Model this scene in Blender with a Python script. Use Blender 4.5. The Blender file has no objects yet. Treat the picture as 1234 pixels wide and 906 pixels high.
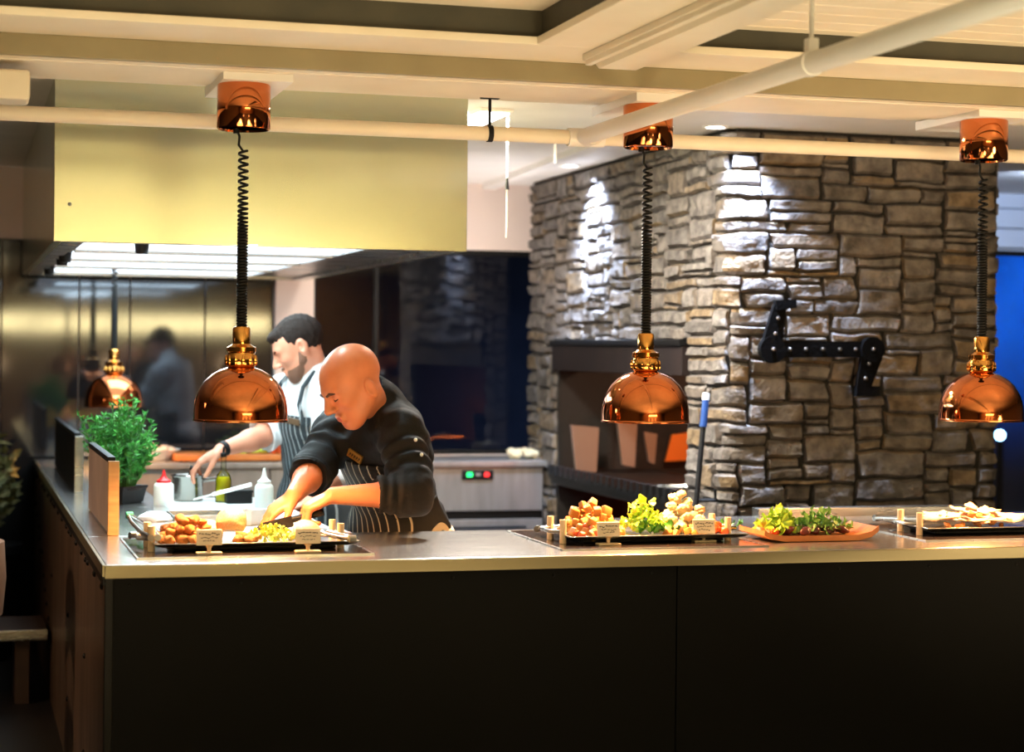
import bpy, bmesh, math, random
import numpy as np
from mathutils import Vector, Matrix, noise as mnoise
random.seed(7)
C = bpy.context.scene.collection
PI = math.pi

# ------------------------------------------------------------------ camera numbers
A = math.radians(16.17); ROLL = math.radians(0.6); FPX = 2300.; CX, CY = 617., 421.; CAMZ = 1.51
FWD = Vector((math.sin(A), math.cos(A), 0)); RGT = Vector((math.cos(A), -math.sin(A), 0)); UP = Vector((0, 0, 1))

def ray(px, py):
    x = (px-CX)/FPX; y = (CY-py)/FPX
    c, s = math.cos(ROLL), math.sin(ROLL)
    return FWD + RGT*(x*c-y*s) + UP*(x*s+y*c)

def at(axis, val, px, py):
    d = ray(px, py); o = Vector((0, 0, CAMZ))
    return o + d*((val-o[axis])/d[axis])

def T(px, py, t):
    return Vector((0, 0, CAMZ)) + ray(px, py)*t

# ------------------------------------------------------------------ materials
def lin(c):
    out = []
    for v in c:
        v = v/255.
        out.append(v/12.92 if v <= .04045 else ((v+.055)/1.055)**2.4)
    return (out[0], out[1], out[2], 1)

def mat(name, col, rough=.5, metal=0., col2=None, nscale=8., bump=0., bscale=60., stretch=(1, 1, 1),
        emit=None, estr=0., trans=0., coat=0., spec=.5, rvar=0., sub=0., aniso=0., island=None):
    m = bpy.data.materials.new(name); m.use_nodes = True
    nt = m.node_tree; N = nt.nodes; L = nt.links
    b = N['Principled BSDF']
    b.inputs['Base Color'].default_value = lin(col)
    b.inputs['Roughness'].default_value = rough
    b.inputs['Metallic'].default_value = metal
    b.inputs['Specular IOR Level'].default_value = spec
    b.inputs['Transmission Weight'].default_value = trans
    b.inputs['Coat Weight'].default_value = coat
    b.inputs['Anisotropic'].default_value = aniso
    if sub:
        b.inputs['Subsurface Weight'].default_value = sub
        b.inputs['Subsurface Radius'].default_value = (.012, .005, .003)
        b.inputs['Subsurface Scale'].default_value = 1.
    if emit:
        b.inputs['Emission Color'].default_value = lin(emit)
        b.inputs['Emission Strength'].default_value = estr
    tc = N.new('ShaderNodeTexCoord'); mp = N.new('ShaderNodeMapping')
    mp.inputs['Scale'].default_value = stretch
    L.new(tc.outputs['Object'], mp.inputs['Vector'])
    colout = None
    if col2 is not None:
        nz = N.new('ShaderNodeTexNoise'); nz.inputs['Scale'].default_value = nscale
        nz.inputs['Detail'].default_value = 4
        L.new(mp.outputs[0], nz.inputs['Vector'])
        rp = N.new('ShaderNodeValToRGB')
        rp.color_ramp.elements[0].position = .35; rp.color_ramp.elements[1].position = .68
        rp.color_ramp.elements[0].color = lin(col); rp.color_ramp.elements[1].color = lin(col2)
        L.new(nz.outputs['Fac'], rp.inputs['Fac'])
        colout = rp.outputs['Color']
        if rvar:
            mr = N.new('ShaderNodeMapRange'); mr.inputs['To Min'].default_value = max(0, rough-rvar); mr.inputs['To Max'].default_value = rough+rvar
            L.new(nz.outputs['Fac'], mr.inputs['Value']); L.new(mr.outputs[0], b.inputs['Roughness'])
    if island:
        g = N.new('ShaderNodeNewGeometry'); rp2 = N.new('ShaderNodeValToRGB')
        el = rp2.color_ramp.elements
        while len(el) < len(island):
            el.new(.5)
        for i, cc in enumerate(island):
            el[i].position = i/(len(island)-1); el[i].color = lin(cc)
        L.new(g.outputs['Random Per Island'], rp2.inputs['Fac'])
        if colout is not None:
            mx = N.new('ShaderNodeMix'); mx.data_type = 'RGBA'; mx.blend_type = 'MULTIPLY'
            mx.inputs[0].default_value = 1.
            L.new(colout, mx.inputs[6]); L.new(rp2.outputs['Color'], mx.inputs[7]); colout = mx.outputs[2]
        else:
            colout = rp2.outputs['Color']
    if colout is not None:
        L.new(colout, b.inputs['Base Color'])
    if bump:
        n2 = N.new('ShaderNodeTexNoise'); n2.inputs['Scale'].default_value = bscale; n2.inputs['Detail'].default_value = 6
        L.new(mp.outputs[0], n2.inputs['Vector'])
        bp = N.new('ShaderNodeBump'); bp.inputs['Strength'].default_value = bump; bp.inputs['Distance'].default_value = .01
        L.new(n2.outputs['Fac'], bp.inputs['Height']); L.new(bp.outputs[0], b.inputs['Normal'])
    return m

def stripe_mat(name, dark, light, period, width, rough=.8, axis=0):
    m = mat(name, dark, rough)
    nt = m.node_tree; N = nt.nodes; L = nt.links; b = N['Principled BSDF']
    tc = N.new('ShaderNodeTexCoord'); sp = N.new('ShaderNodeSeparateXYZ'); L.new(tc.outputs['Object'], sp.inputs[0])
    nz = N.new('ShaderNodeTexNoise'); nz.inputs['Scale'].default_value = 6.; L.new(tc.outputs['Object'], nz.inputs['Vector'])
    ad = N.new('ShaderNodeMath'); ad.operation = 'MULTIPLY_ADD'; ad.inputs[1].default_value = .018
    L.new(nz.outputs['Fac'], ad.inputs[0]); L.new(sp.outputs[axis], ad.inputs[2])
    md = N.new('ShaderNodeMath'); md.operation = 'PINGPONG'; md.inputs[1].default_value = period/2
    L.new(ad.outputs[0], md.inputs[0])
    lt = N.new('ShaderNodeMath'); lt.operation = 'LESS_THAN'; lt.inputs[1].default_value = width/2
    L.new(md.outputs[0], lt.inputs[0])
    mx = N.new('ShaderNodeMix'); mx.data_type = 'RGBA'
    mx.inputs[6].default_value = lin(dark); mx.inputs[7].default_value = lin(light)
    L.new(lt.outputs[0], mx.inputs[0]); L.new(mx.outputs[2], b.inputs['Base Color'])
    return m

def glass_mat(name, tint=(255, 255, 255), ior=1.5, rough=.0):
    m = bpy.data.materials.new(name); m.use_nodes = True
    nt = m.node_tree; N = nt.nodes; L = nt.links
    N.remove(N['Principled BSDF']); out = N['Material Output']
    t = N.new('ShaderNodeBsdfTransparent'); t.inputs[0].default_value = lin(tint)
    g = N.new('ShaderNodeBsdfGlossy'); g.inputs['Roughness'].default_value = rough
    f = N.new('ShaderNodeFresnel'); f.inputs[0].default_value = ior
    mx = N.new('ShaderNodeMixShader')
    L.new(f.outputs[0], mx.inputs[0]); L.new(t.outputs[0], mx.inputs[1]); L.new(g.outputs[0], mx.inputs[2]); L.new(mx.outputs[0], out.inputs[0])
    return m

M = {}
M['cream'] = mat('cream_paint', (236, 226, 206), .45, col2=(226, 214, 192), nscale=3, bump=.05, bscale=30)
M['white'] = mat('white_paint', (240, 236, 230), .5, col2=(230, 226, 220), nscale=3)
M['pinkwall'] = mat('warm_white_paint', (232, 214, 204), .6)
M['olive'] = mat('shaded_cream_paint', (150, 138, 106), .5, col2=(140, 128, 98), nscale=5)  # cream beam paint with its shade put into a darker olive colour
M['darkface'] = mat('dark_olive_paint', (70, 66, 52), .6, col2=(58, 56, 45), nscale=6)
M['steel'] = mat('stainless_steel', (190, 192, 190), .28, 1, col2=(168, 170, 168), nscale=4, stretch=(1, 6, 6), rvar=.05)
M['worktop'] = mat('brushed_worktop', (206, 206, 204), .22, .95, col2=(186, 186, 184), nscale=5, stretch=(1, 8, 1), rvar=.06)
M['edge'] = mat('steel_edge', (142, 134, 106), .36, .9)
M['hood'] = mat('hood_steel', (206, 210, 184), .2, .88, col2=(202, 206, 180), nscale=2, stretch=(1, 1, 3))
M['potsteel'] = mat('pot_steel', (150, 148, 142), .16, 1)
M['benchsteel'] = mat('satin_steel', (150, 148, 144), .48, .8, col2=(136, 134, 130), nscale=4, stretch=(6, 1, 1))
M['darksteel'] = mat('dark_splashback', (76, 78, 84), .06, .85, col2=(66, 68, 74), nscale=3, rvar=.02)
M['black'] = mat('black_panel', (10, 10, 11), .7, 0, col2=(8, 8, 9), nscale=4, spec=.15)
M['blackmetal'] = mat('black_iron', (17, 17, 18), .5, .3, spec=.3, bump=.2, bscale=80)
M['blackplastic'] = mat('black_plastic', (9, 9, 10), .5, spec=.25)
M['ceramic'] = mat('ceramic_hotplate', (52, 44, 42), .18, .0, coat=.3, spec=.6)
M['panelbrown'] = mat('brown_reflection_panel', (124, 100, 80), .34, .5, col2=(92, 76, 62), nscale=5, stretch=(1, 1.5, .4), rvar=.08)  # brown reflection of lit wood put into the metal's colour
M['copper'] = mat('polished_copper', (214, 128, 78), .07, 1)
M['coppergold'] = mat('brass_collar', (222, 160, 84), .1, 1)
M['iron'] = mat('matt_black_iron', (10, 10, 11), .85, spec=.05, bump=.2, bscale=80)
M['bulb'] = mat('warm_bulb', (255, 214, 140), .3, emit=(255, 200, 120), estr=9)
M['wood'] = mat('pale_wood', (200, 164, 116), .5, col2=(176, 138, 92), nscale=6, stretch=(1, 1, 8))
M['orangewood'] = mat('orange_wood', (196, 120, 56), .4, col2=(164, 92, 40), nscale=8, stretch=(1, 8, 1))
M['greywood'] = mat('grey_screen_board', (176, 156, 146), .45, col2=(150, 132, 124), nscale=5, stretch=(6, 1, 1))
M['darkwood'] = mat('dark_wood', (60, 42, 32), .5, col2=(44, 30, 22), nscale=6, stretch=(1, 6, 1))
M['chairwood'] = mat('chair_wood', (158, 112, 84), .45, col2=(130, 90, 66), nscale=6)
M['floor'] = mat('dark_floor', (32, 29, 27), .45, col2=(24, 22, 21), nscale=4)
M['diningwall'] = mat('dining_wall', (140, 126, 106), .7)
M['whiteplastic'] = mat('white_plastic', (236, 240, 238), .35)
M['squeeze'] = mat('translucent_plastic', (230, 238, 236), .4, sub=.2)
M['red'] = mat('red_plastic', (206, 30, 34), .35)
M['teal'] = mat('teal_plastic', (60, 190, 160), .4)
M['bluehandle'] = mat('blue_handle', (16, 58, 116), .4)
M['card'] = mat('card_paper', (236, 226, 208), .6)
M['ink'] = mat('ink', (40, 36, 34), .7)
M['beige'] = mat('beige_stand', (226, 204, 170), .35)
M['navyglass'] = glass_mat('window_glass', (215, 222, 235), 1.6)
M['clear'] = glass_mat('bottle_glass', (240, 248, 236), 1.3)
M['oil'] = mat('olive_oil', (214, 196, 30), .1)
M['skin'] = mat('skin', (222, 140, 98), .38, col2=(212, 128, 88), nscale=14, sub=.12, bump=.05, bscale=120)
M['skin2'] = mat('fair_skin', (212, 148, 120), .45, col2=(202, 136, 108), nscale=14, sub=.12)
M['jacket'] = mat('black_cotton', (8, 9, 14), .75, spec=.35, bump=.6, bscale=18)
M['shirt'] = mat('white_cotton', (222, 228, 232), .75, bump=.2, bscale=18)
M['trouser'] = mat('dark_trousers', (14, 14, 16), .85)
M['hair'] = mat('dark_brown_hair', (34, 25, 21), .8, spec=.2, bump=.6, bscale=90)
M['beard'] = mat('short_beard', (112, 78, 60), .7, bump=.6, bscale=160)
M['lip'] = mat('lip_skin', (206, 112, 92), .45)
M['brow'] = mat('brow_hair', (70, 44, 30), .8)
M['apron'] = stripe_mat('striped_apron', (12, 12, 13), (170, 160, 140), .032, .0045)
M['apron2'] = stripe_mat('grey_striped_apron', (40, 50, 56), (150, 160, 164), .026, .005)
M['leather'] = mat('brown_strap', (90, 70, 48), .6)
M['badge'] = mat('gold_badge', (214, 158, 66), .35, .6)
M['shoe'] = mat('black_shoe', (14, 14, 14), .4)
M['stone'] = mat('stacked_stone', (176, 170, 164), .85, col2=(118, 114, 112), nscale=18, bump=.9, bscale=70, spec=.15,
                 island=[(160, 158, 158), (192, 190, 189), (176, 169, 162), (198, 196, 195), (156, 154, 154), (186, 177, 168), (182, 180, 181), (196, 174, 140), (172, 168, 166), (184, 181, 179)])
M['mortar'] = mat('mortar', (26, 23, 20), .9, bump=.6, bscale=50)
M['soot'] = mat('sooty_firebrick', (38, 32, 28), .85, col2=(22, 19, 17), nscale=7, bump=.5, bscale=30)
M['lintel'] = mat('rusty_steel_lintel', (34, 27, 28), .6, .4, col2=(46, 34, 32), nscale=4, stretch=(1, 3, 1))
M['ember'] = mat('glowing_ember', (60, 20, 14), .9, emit=(255, 60, 24), estr=1.8)
M['charcoal'] = mat('charcoal', (20, 18, 18), .9, bump=.6, bscale=60)
M['soil'] = mat('potting_soil', (40, 30, 24), .95)
M['herb'] = mat('herb_leaf', (60, 168, 62), .5, island=[(40, 128, 42), (76, 172, 66), (30, 98, 36), (60, 152, 56)])
M['shrub'] = mat('shrub_leaf', (96, 90, 42), .7, island=[(96, 90, 42), (70, 72, 34), (110, 98, 50)])
M['stem'] = mat('green_stem', (70, 120, 50), .6)
M['lettuce'] = mat('lettuce', (176, 210, 70), .4, col2=(122, 182, 40), nscale=30, sub=.1)
M['darkleaf'] = mat('dark_leaf', (62, 132, 36), .4, col2=(38, 96, 24), nscale=30)
M['palegreen'] = mat('pale_greens', (206, 220, 96), .45, col2=(170, 200, 60), nscale=40, sub=.1)
M['chicken'] = mat('fried_crust', (214, 146, 72), .5, col2=(160, 86, 36), nscale=45, bump=.5, bscale=120)
M['bun'] = mat('pale_crust', (244, 226, 196), .45, col2=(236, 176, 104), nscale=18, sub=.1)
M['potato'] = mat('roast_potato', (232, 174, 84), .42, col2=(184, 104, 34), nscale=32, bump=.3, bscale=80)
M['cauli'] = mat('cauliflower', (240, 228, 194), .6, col2=(224, 196, 140), nscale=20, bump=.6, bscale=200, sub=.1)
M['carrot'] = mat('orange_vegetable', (224, 106, 44), .4, col2=(196, 72, 36), nscale=25)
M['beet'] = mat('dark_red_vegetable', (84, 30, 30), .35, col2=(60, 22, 26), nscale=25)
M['meat'] = mat('pale_sliced_meat', (240, 216, 192), .45, col2=(214, 160, 120), nscale=30, sub=.1)
M['panelon'] = mat('light_diffuser', (250, 250, 250), .5, emit=(255, 250, 240), estr=12)
M['hoodlamp'] = mat('hood_lamp_diffuser', (250, 250, 250), .5, emit=(222, 240, 255), estr=1.15)
M['greenled'] = mat('green_led', (20, 80, 40), .5, emit=(30, 255, 120), estr=2.0)
M['redled'] = mat('red_led', (90, 20, 20), .5, emit=(255, 40, 40), estr=1.6)
M['night'] = mat('night_ground', (30, 34, 40), .9)
M['nightwall'] = mat('night_render_wall', (90, 100, 120), .8, col2=(60, 70, 90), nscale=1.2)
M['siding'] = mat('pale_siding', (190, 200, 214), .6)
M['hotsteel'] = mat('hot_plate_steel', (112, 100, 90), .5, .3)
M['grillplate'] = mat('grey_grill_plate', (112, 112, 118), .5, .5)
M['towel'] = mat('white_towel', (230, 232, 232), .9, bump=.5, bscale=40)

# ------------------------------------------------------------------ mesh builder
class MB:
    def __init__(s): s.v = []; s.f = []; s.soft = False
    def add(s, vs, fs):
        o = len(s.v); s.v += [Vector(v) for v in vs]; s.f += [tuple(i+o for i in f) for f in fs]; return s
    def box(s, x0, x1, y0, y1, z0, z1):
        return s.add([(x0,y0,z0),(x1,y0,z0),(x1,y1,z0),(x0,y1,z0),(x0,y0,z1),(x1,y0,z1),(x1,y1,z1),(x0,y1,z1)],
                     [(0,3,2,1),(4,5,6,7),(0,1,5,4),(1,2,6,5),(2,3,7,6),(3,0,4,7)])
    def cbox(s, x0, x1, y0, y1, z0, z1, c=.004):
        # box with chamfered edges
        s.soft = True
        c = min(c, (x1-x0)*.45, (y1-y0)*.45, (z1-z0)*.45)
        bm = bmesh.new(); bmesh.ops.create_cube(bm, size=1)
        for v in bm.verts:
            v.co = Vector((x0+(v.co.x+.5)*(x1-x0), y0+(v.co.y+.5)*(y1-y0), z0+(v.co.z+.5)*(z1-z0)))
        bmesh.ops.bevel(bm, geom=bm.edges[:], offset=c, segments=2, affect='EDGES', profile=.5)
        return s.bm(bm)
    def bm(s, bm):
        bm.verts.index_update()
        s.add([v.co.copy() for v in bm.verts], [[v.index for v in f.verts] for f in bm.faces]); bm.free(); return s
    def obox(s, c, ax, ay, az):
        # oriented box: centre and three half-axis vectors
        c, ax, ay, az = map(Vector, (c, ax, ay, az))
        vs = [c+ax*i+ay*j+az*k for k in (-1,1) for j in (-1,1) for i in (-1,1)]
        return s.add(vs, [(0,2,3,1),(4,5,7,6),(0,1,5,4),(1,3,7,5),(3,2,6,7),(2,0,4,6)])
    def tube(s, pts, r, n=10, caps=True, closed=False):
        pts = [Vector(p) for p in pts]; rs = r if isinstance(r, (list, tuple)) else [r]*len(pts)
        base = len(s.v); prev = None
        for i, p in enumerate(pts):
            a = pts[i-1] if i else pts[0]; b = pts[i+1] if i < len(pts)-1 else pts[-1]
            t = (b-a).normalized()
            if prev is None:
                u = t.orthogonal().normalized()
            else:
                u = (prev-t*prev.dot(t)).normalized()
            prev = u; w = t.cross(u)
            for k in range(n):
                g = 2*PI*k/n; s.v.append(p+(u*math.cos(g)+w*math.sin(g))*rs[i])
        for i in range(len(pts)-1):
            for k in range(n):
                a = base+i*n+k; b = base+i*n+(k+1) % n
                s.f.append((a, b, b+n, a+n))
        if caps:
            s.f.append(tuple(base+k for k in reversed(range(n))))
            e = base+(len(pts)-1)*n; s.f.append(tuple(e+k for k in range(n)))
        return s
    def lathe(s, prof, c=(0,0,0), n=32, close=True, axis=None):
        c = Vector(c); base = len(s.v)
        for r, z in prof:
            for k in range(n):
                g = 2*PI*k/n; s.v.append(c+Vector((r*math.cos(g), r*math.sin(g), z)))
        for i in range(len(prof)-1):
            for k in range(n):
                a = base+i*n+k; b = base+i*n+(k+1) % n
                s.f.append((a, b, b+n, a+n))
        if close:
            s.f.append(tuple(base+k for k in reversed(range(n))))
            e = base+(len(prof)-1)*n; s.f.append(tuple(e+k for k in range(n)))
        return s
    def prism(s, poly, off):
        # polygon (list of 3D points) extruded by vector
        off = Vector(off); n = len(poly)
        vs = [Vector(p) for p in poly]+[Vector(p)+off for p in poly]
        fs = [tuple(range(n))[::-1], tuple(range(n, 2*n))]+[(i, (i+1) % n, n+(i+1) % n, n+i) for i in range(n)]
        return s.add(vs, fs)
    def ball(s, c, r, seg=12, rings=8):
        r = (r, r, r) if not isinstance(r, (tuple, list)) else r
        prof = [(max(1e-4, math.sin(PI*i/rings)), -math.cos(PI*i/rings)) for i in range(rings+1)]
        b = len(s.v); s.lathe(prof, n=seg, close=True)
        for i in range(b, len(s.v)):
            v = s.v[i]; s.v[i] = Vector((v.x*r[0], v.y*r[1], v.z*r[2]))+Vector(c)
        return s

W = {}      # world location of roots (translation only)
def wloc(o):
    return W.get(o.name, Vector((0, 0, 0))) if o is not None else Vector((0, 0, 0))

def tag(o, label=None, cat=None, group=None, kind=None):
    if label: o['label'] = label
    if cat: o['category'] = cat
    if group: o['group'] = group
    if kind: o['kind'] = kind
    return o

def root(name, loc, label, cat, group=None, rotz=0.):
    o = bpy.data.objects.new(name, None); C.objects.link(o)
    o.location = loc; o.rotation_euler = (0, 0, rotz); o.empty_display_size = .05
    W[o.name] = Vector(loc)
    return tag(o, label, cat, group)

def obj(name, mb, m, parent=None, local=False, smooth=42, origin=None, bevel=0., kind=None, label=None):
    me = bpy.data.meshes.new(name)
    vs = mb.v
    if parent is not None:
        o0 = Vector((0, 0, 0)) if local else wloc(parent)
    else:
        if origin is not None: o0 = Vector(origin)
        elif local: o0 = Vector((0, 0, 0))
        else:
            xs = [v.x for v in vs]; ys = [v.y for v in vs]; zs = [v.z for v in vs]
            o0 = Vector(((min(xs)+max(xs))/2, (min(ys)+max(ys))/2, min(zs)))
    me.from_pydata([tuple(v-o0) for v in vs], [], mb.f); me.validate()
    o = bpy.data.objects.new(name, me); C.objects.link(o)
    if isinstance(m, (list, tuple)):
        for q in m: me.materials.append(q)
    else:
        me.materials.append(m)
    if smooth:
        me.polygons.foreach_set('use_smooth', [True]*len(me.polygons))
        me.set_sharp_from_angle(angle=math.radians(smooth))
    if parent is not None:
        o.parent = parent; W[o.name] = wloc(parent)
        if local: W[o.name] = wloc(parent)
    else:
        o.location = o0; W[o.name] = o0
    if mb.soft and smooth:
        md = o.modifiers.new('weighted', 'WEIGHTED_NORMAL'); md.keep_sharp = True
    if bevel:
        md = o.modifiers.new('bevel', 'BEVEL'); md.width = bevel; md.segments = 2; md.limit_method = 'ANGLE'
    if kind: o['kind'] = kind
    if label: o['label'] = label
    return o

def struct(name, mb, m, **k):
    return obj(name, mb, m, kind='structure', **k)

def dup(r, loc, label=None, group=None, rot=None):
    def rec(o, par):
        c = o.copy(); C.objects.link(c)
        if par is not None: c.parent = par
        for ch in list(o.children): rec(ch, c)
        return c
    c = rec(r, None); c.location = loc
    if rot is not None: c.rotation_euler = rot
    W[c.name] = Vector(loc)
    if label: c['label'] = label
    if group: c['group'] = group
    return c

# ================================================================== SETTING
struct('floor', MB().box(-4, 8, -4, 10.3, -.1, 0), M['floor'])
struct('wall_front', MB().box(-4, 8, -4.1, -4, 0, 2.6), M['diningwall'])
struct('wall_left', MB().box(-4.1, -4, -4, 10.3, 0, 2.6), M['diningwall'])
struct('wall_right', MB().box(8, 8.1, -4, 10.3, 0, 2.6), M['diningwall'])
# kitchen ceiling and timber lined ceiling over the bar front
struct('ceiling', MB().box(-4, 8, 5.93, 10.3, 2.42, 2.5), M['white'])
mb = MB()
y = -4.
while y < 5.3:                                       # tongue and groove boards running along the bar
    mb.cbox(1.7, 8, y, y+.116, 2.432, 2.46, .004).cbox(-4, 1.7, y, y+.116, 2.452, 2.46, .003); y += .12
mb.box(-4, 8, -4, 5.93, 2.45, 2.52)
struct('ceiling_boards', mb, M['cream'], smooth=0)
# the two timber beams along the bar: dark upper face with flat soffit trim, then the lower beam
YA, YB = 5.045, 5.335
mb = MB().cbox(-4, 8, YA, YB, 2.352, 2.375, .004)
struct('trim_1', mb, M['cream'])
struct('beam_upper', MB().box(-4, 8, YA+.02, YB, 2.375, 2.465), M['darkface'])
mb = MB().cbox(-4, 8, YB, 5.93, 2.312, 2.36, .004)
mb.cbox(-4, 8, YB, 5.90, 2.302, 2.32, .003)
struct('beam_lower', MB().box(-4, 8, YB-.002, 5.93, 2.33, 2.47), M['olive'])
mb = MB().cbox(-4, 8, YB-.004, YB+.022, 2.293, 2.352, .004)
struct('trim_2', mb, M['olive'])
mb = MB().cbox(-4, 8, YB+.03, YB+.12, 2.300, 2.318, .005)
mb.cbox(-4, 8, YB+.135, 5.79, 2.300, 2.318, .005)
mb.cbox(-4, 8, 5.80, 5.93, 2.312, 2.33, .004)
mb.box(-4, 8, YB+.01, 5.93, 2.314, 2.33)
struct('trim_3', mb, M['cream'], smooth=0)
# cross beam coming towards the dining side, in two tiers
xa = 1.525
mb = MB().cbox(xa, xa+.20, -4, YA-.002, 2.352, 2.375, .004)
mb.cbox(xa+.36, xa+.40, -4, YA-.002, 2.352, 2.375, .004)
struct('trim_4', mb, M['cream'])
struct('beam_cross', MB().box(xa+.02, xa+.38, -4, YA+.02, 2.375, 2.465), M['darkface'])
mb = MB().cbox(1.695, 1.86, -4, 5.16, 2.332, 2.352, .004)
mb.prism([(1.715, -4, 2.332), (1.715, 5.13, 2.332), (1.725, 5.10, 2.304), (1.725, -4, 2.304)], (.11, 0, 0))
mb.cbox(1.70, 1.72, -4, 5.15, 2.318, 2.334, .003)
struct('trim_5', mb, M['cream'])
struct('trim_6', MB().cbox(2.0, 2.03, -4, YA-.01, 2.41, 2.432, .004), M['cream'])

# back wall
struct('wall_back', MB().box(-4, 4.1, 10.15, 10.3, 2.055, 2.42).box(.76, 4.1, 10.15, 10.3, 0, .93)
       .box(1.615, 1.82, 10.08, 10.3, .93, 2.055).box(-4, 1.615, 10.2, 10.3, .93, 2.055), M['pinkwall'])
struct('wall_dark', MB().box(-4, .76, 10.15, 10.3, 0, .93), M['black'])
# dark reflecting splashback panels on the left
sp = root('splashback', (0.6, 10.15, .93), 'dark reflecting steel splashback of tall panels behind the back bench', 'splashback')
xs = [-.98, -.35, .21, .60, .86, 1.25, 1.61]
for a, b in zip(xs[:-1], xs[1:]):
    obj('panel', MB().cbox(a+.002, b-.002, 10.15, 10.18, .93, 2.05, .003), M['darksteel'], sp)
# windows
def window(n, x0, x1, y0, y1, z0, z1, mull):
    fr = MB()
    fr.cbox(x0, x1, y0, y1, z1-.03, z1, .004).cbox(x0, x1, y0, y1, z0, z0+.025, .004)
    for q in [x0]+mull+[x1-.025]:
        fr.cbox(q, q+.025, y0, y1, z0+.024, z1-.029, .003)
    f = struct('window_%d' % n, fr, M['blackmetal'])
    ed = [x0]+mull+[x1-.025]
    for a, b in zip(ed[:-1], ed[1:]):
        obj('pane', MB().box(a+.02, b+.005, (y0+y1)/2-.004, (y0+y1)/2+.004, z0+.02, z1-.025), M['navyglass'], f)
window(1, 1.82, 4.1, 10.16, 10.2, .93, 2.055, [2.165, 3.2])
# right of the chimney: pale boards above a dark window
mb = MB()
for i in range(4):
    mb.cbox(4.1, 8, 9.60-.004*(i % 2), 9.68, 2.115+.112*i, 2.115+.112*i+.106, .006)
mb.box(4.1, 8, 9.64, 9.7, 2.1, 2.6)
struct('wall_side', mb, M['siding'], smooth=0)
struct('wall_return', MB().box(4.02, 4.1, 9.6, 10.3, 0, 2.42), M['pinkwall'])
struct('wall_base', MB().box(4.1, 8, 9.6, 9.7, 0, .3), M['black'])
window(2, 4.1, 8, 9.62, 9.66, .3, 2.1, [6.2])
# the night outside
struct('ground_outside', MB().box(-8, 14, 10.3, 20, -.2, -.1), M['night'])
struct('wall_outside', MB().box(-8, 14, 14.5, 14.7, -.2, 4.2), M['nightwall'])
gl = root('garden_lamp', (7.079, 12.0, -.1), 'small cold white garden lamp shining beyond the window right of the chimney', 'lamp')
obj('post', MB().tube([(7.079, 12, -.1), (7.079, 12, .90)], .025), M['blackmetal'], gl)
obj('lamp_head', MB().ball((7.079, 12, .94), .035), mat('garden_lamp_glow', (220, 255, 250), .4, emit=(180, 240, 255), estr=14), gl)

# ================================================================== CHIMNEY
def ashlar(W_, H_, holes, cw=.04, ch=.0225):
    nx, nz = int(round(W_/cw)), int(round(H_/ch)); occ = [[False]*nx for _ in range(nz)]
    for (a, b, c, d) in holes:
        for j in range(nz):
            for i in range(nx):
                if a < (i+.5)*cw < b and c < (j+.5)*ch < d: occ[j][i] = True
    out = []
    for j in range(nz):
        for i in range(nx):
            if occ[j][i]: continue
            hh = random.choices([1, 2, 3, 4, 5], [9, 20, 36, 28, 8])[0]
            ww = random.choices([3, 4, 5, 6, 7, 8, 9, 11], [6, 14, 20, 20, 16, 12, 8, 4])[0]
            if hh >= 4: ww = min(ww, 7)
            if hh == 1: ww = max(ww, 5)
            w = 0
            while w < ww and i+w < nx and not occ[j][i+w]: w += 1
            # avoid leaving one-cell slivers
            k = 0
            while i+w+k < nx and not occ[j][i+w+k] and k < 2: k += 1
            if k < 2: w += k
            h = min(hh, nz-j)
            ok = True
            for jj in range(j, j+h):
                if any(occ[jj][ii] for ii in range(i, i+w)): h = jj-j; break
            if nz-(j+h) == 1: h += 1
            for jj in range(j, min(nz, j+h)):
                for ii in range(i, i+w): occ[jj][ii] = True
            out.append((i*cw, (i+w)*cw, j*ch, min(H_, (j+h)*ch)))
    return out

SX, SY, SX2, SY2 = 3.0, 7.2, 4.225, 9.97
LL, FF = SY2-SY, SX2-SX
RC = .05
def wrap(s, d):
    """s along the unrolled faces (left face from back to corner, front face, right return); d outwards"""
    arc = RC*PI/2
    segs = [(LL-RC), arc, FF-2*RC, arc, .9]
    if s < segs[0]:
        return Vector((SX-d, SY2-s, 0))
    s -= segs[0]
    if s < segs[1]:
        g = s/RC; c = Vector((SX+RC, SY+RC, 0)); return c+Vector((-math.cos(g), -math.sin(g), 0))*(RC+d)
    s -= segs[1]
    if s < segs[2]:
        return Vector((SX+RC+s, SY-d, 0))
    s -= segs[2]
    if s < segs[3]:
        g = s/RC; c = Vector((SX2-RC, SY+RC, 0)); return c+Vector((math.sin(g), -math.cos(g), 0))*(RC+d)
    s -= segs[3]
    return Vector((SX2+d, SY+RC+s, 0))
TOT = (LL-RC)+RC*PI/2+(FF-2*RC)+RC*PI/2+.9
OY0, OY1, OZ0, OZ1, LZ = 7.64, 9.47, .50, 1.405, 1.555       # fireplace opening on the left face
holes = [(SY2-OY1-.02, SY2-OY0+.02, OZ0, LZ)]
H_ST = 2.415
stones = ashlar(TOT, H_ST, holes)
mb = MB(); rs = random.Random(3)
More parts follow.
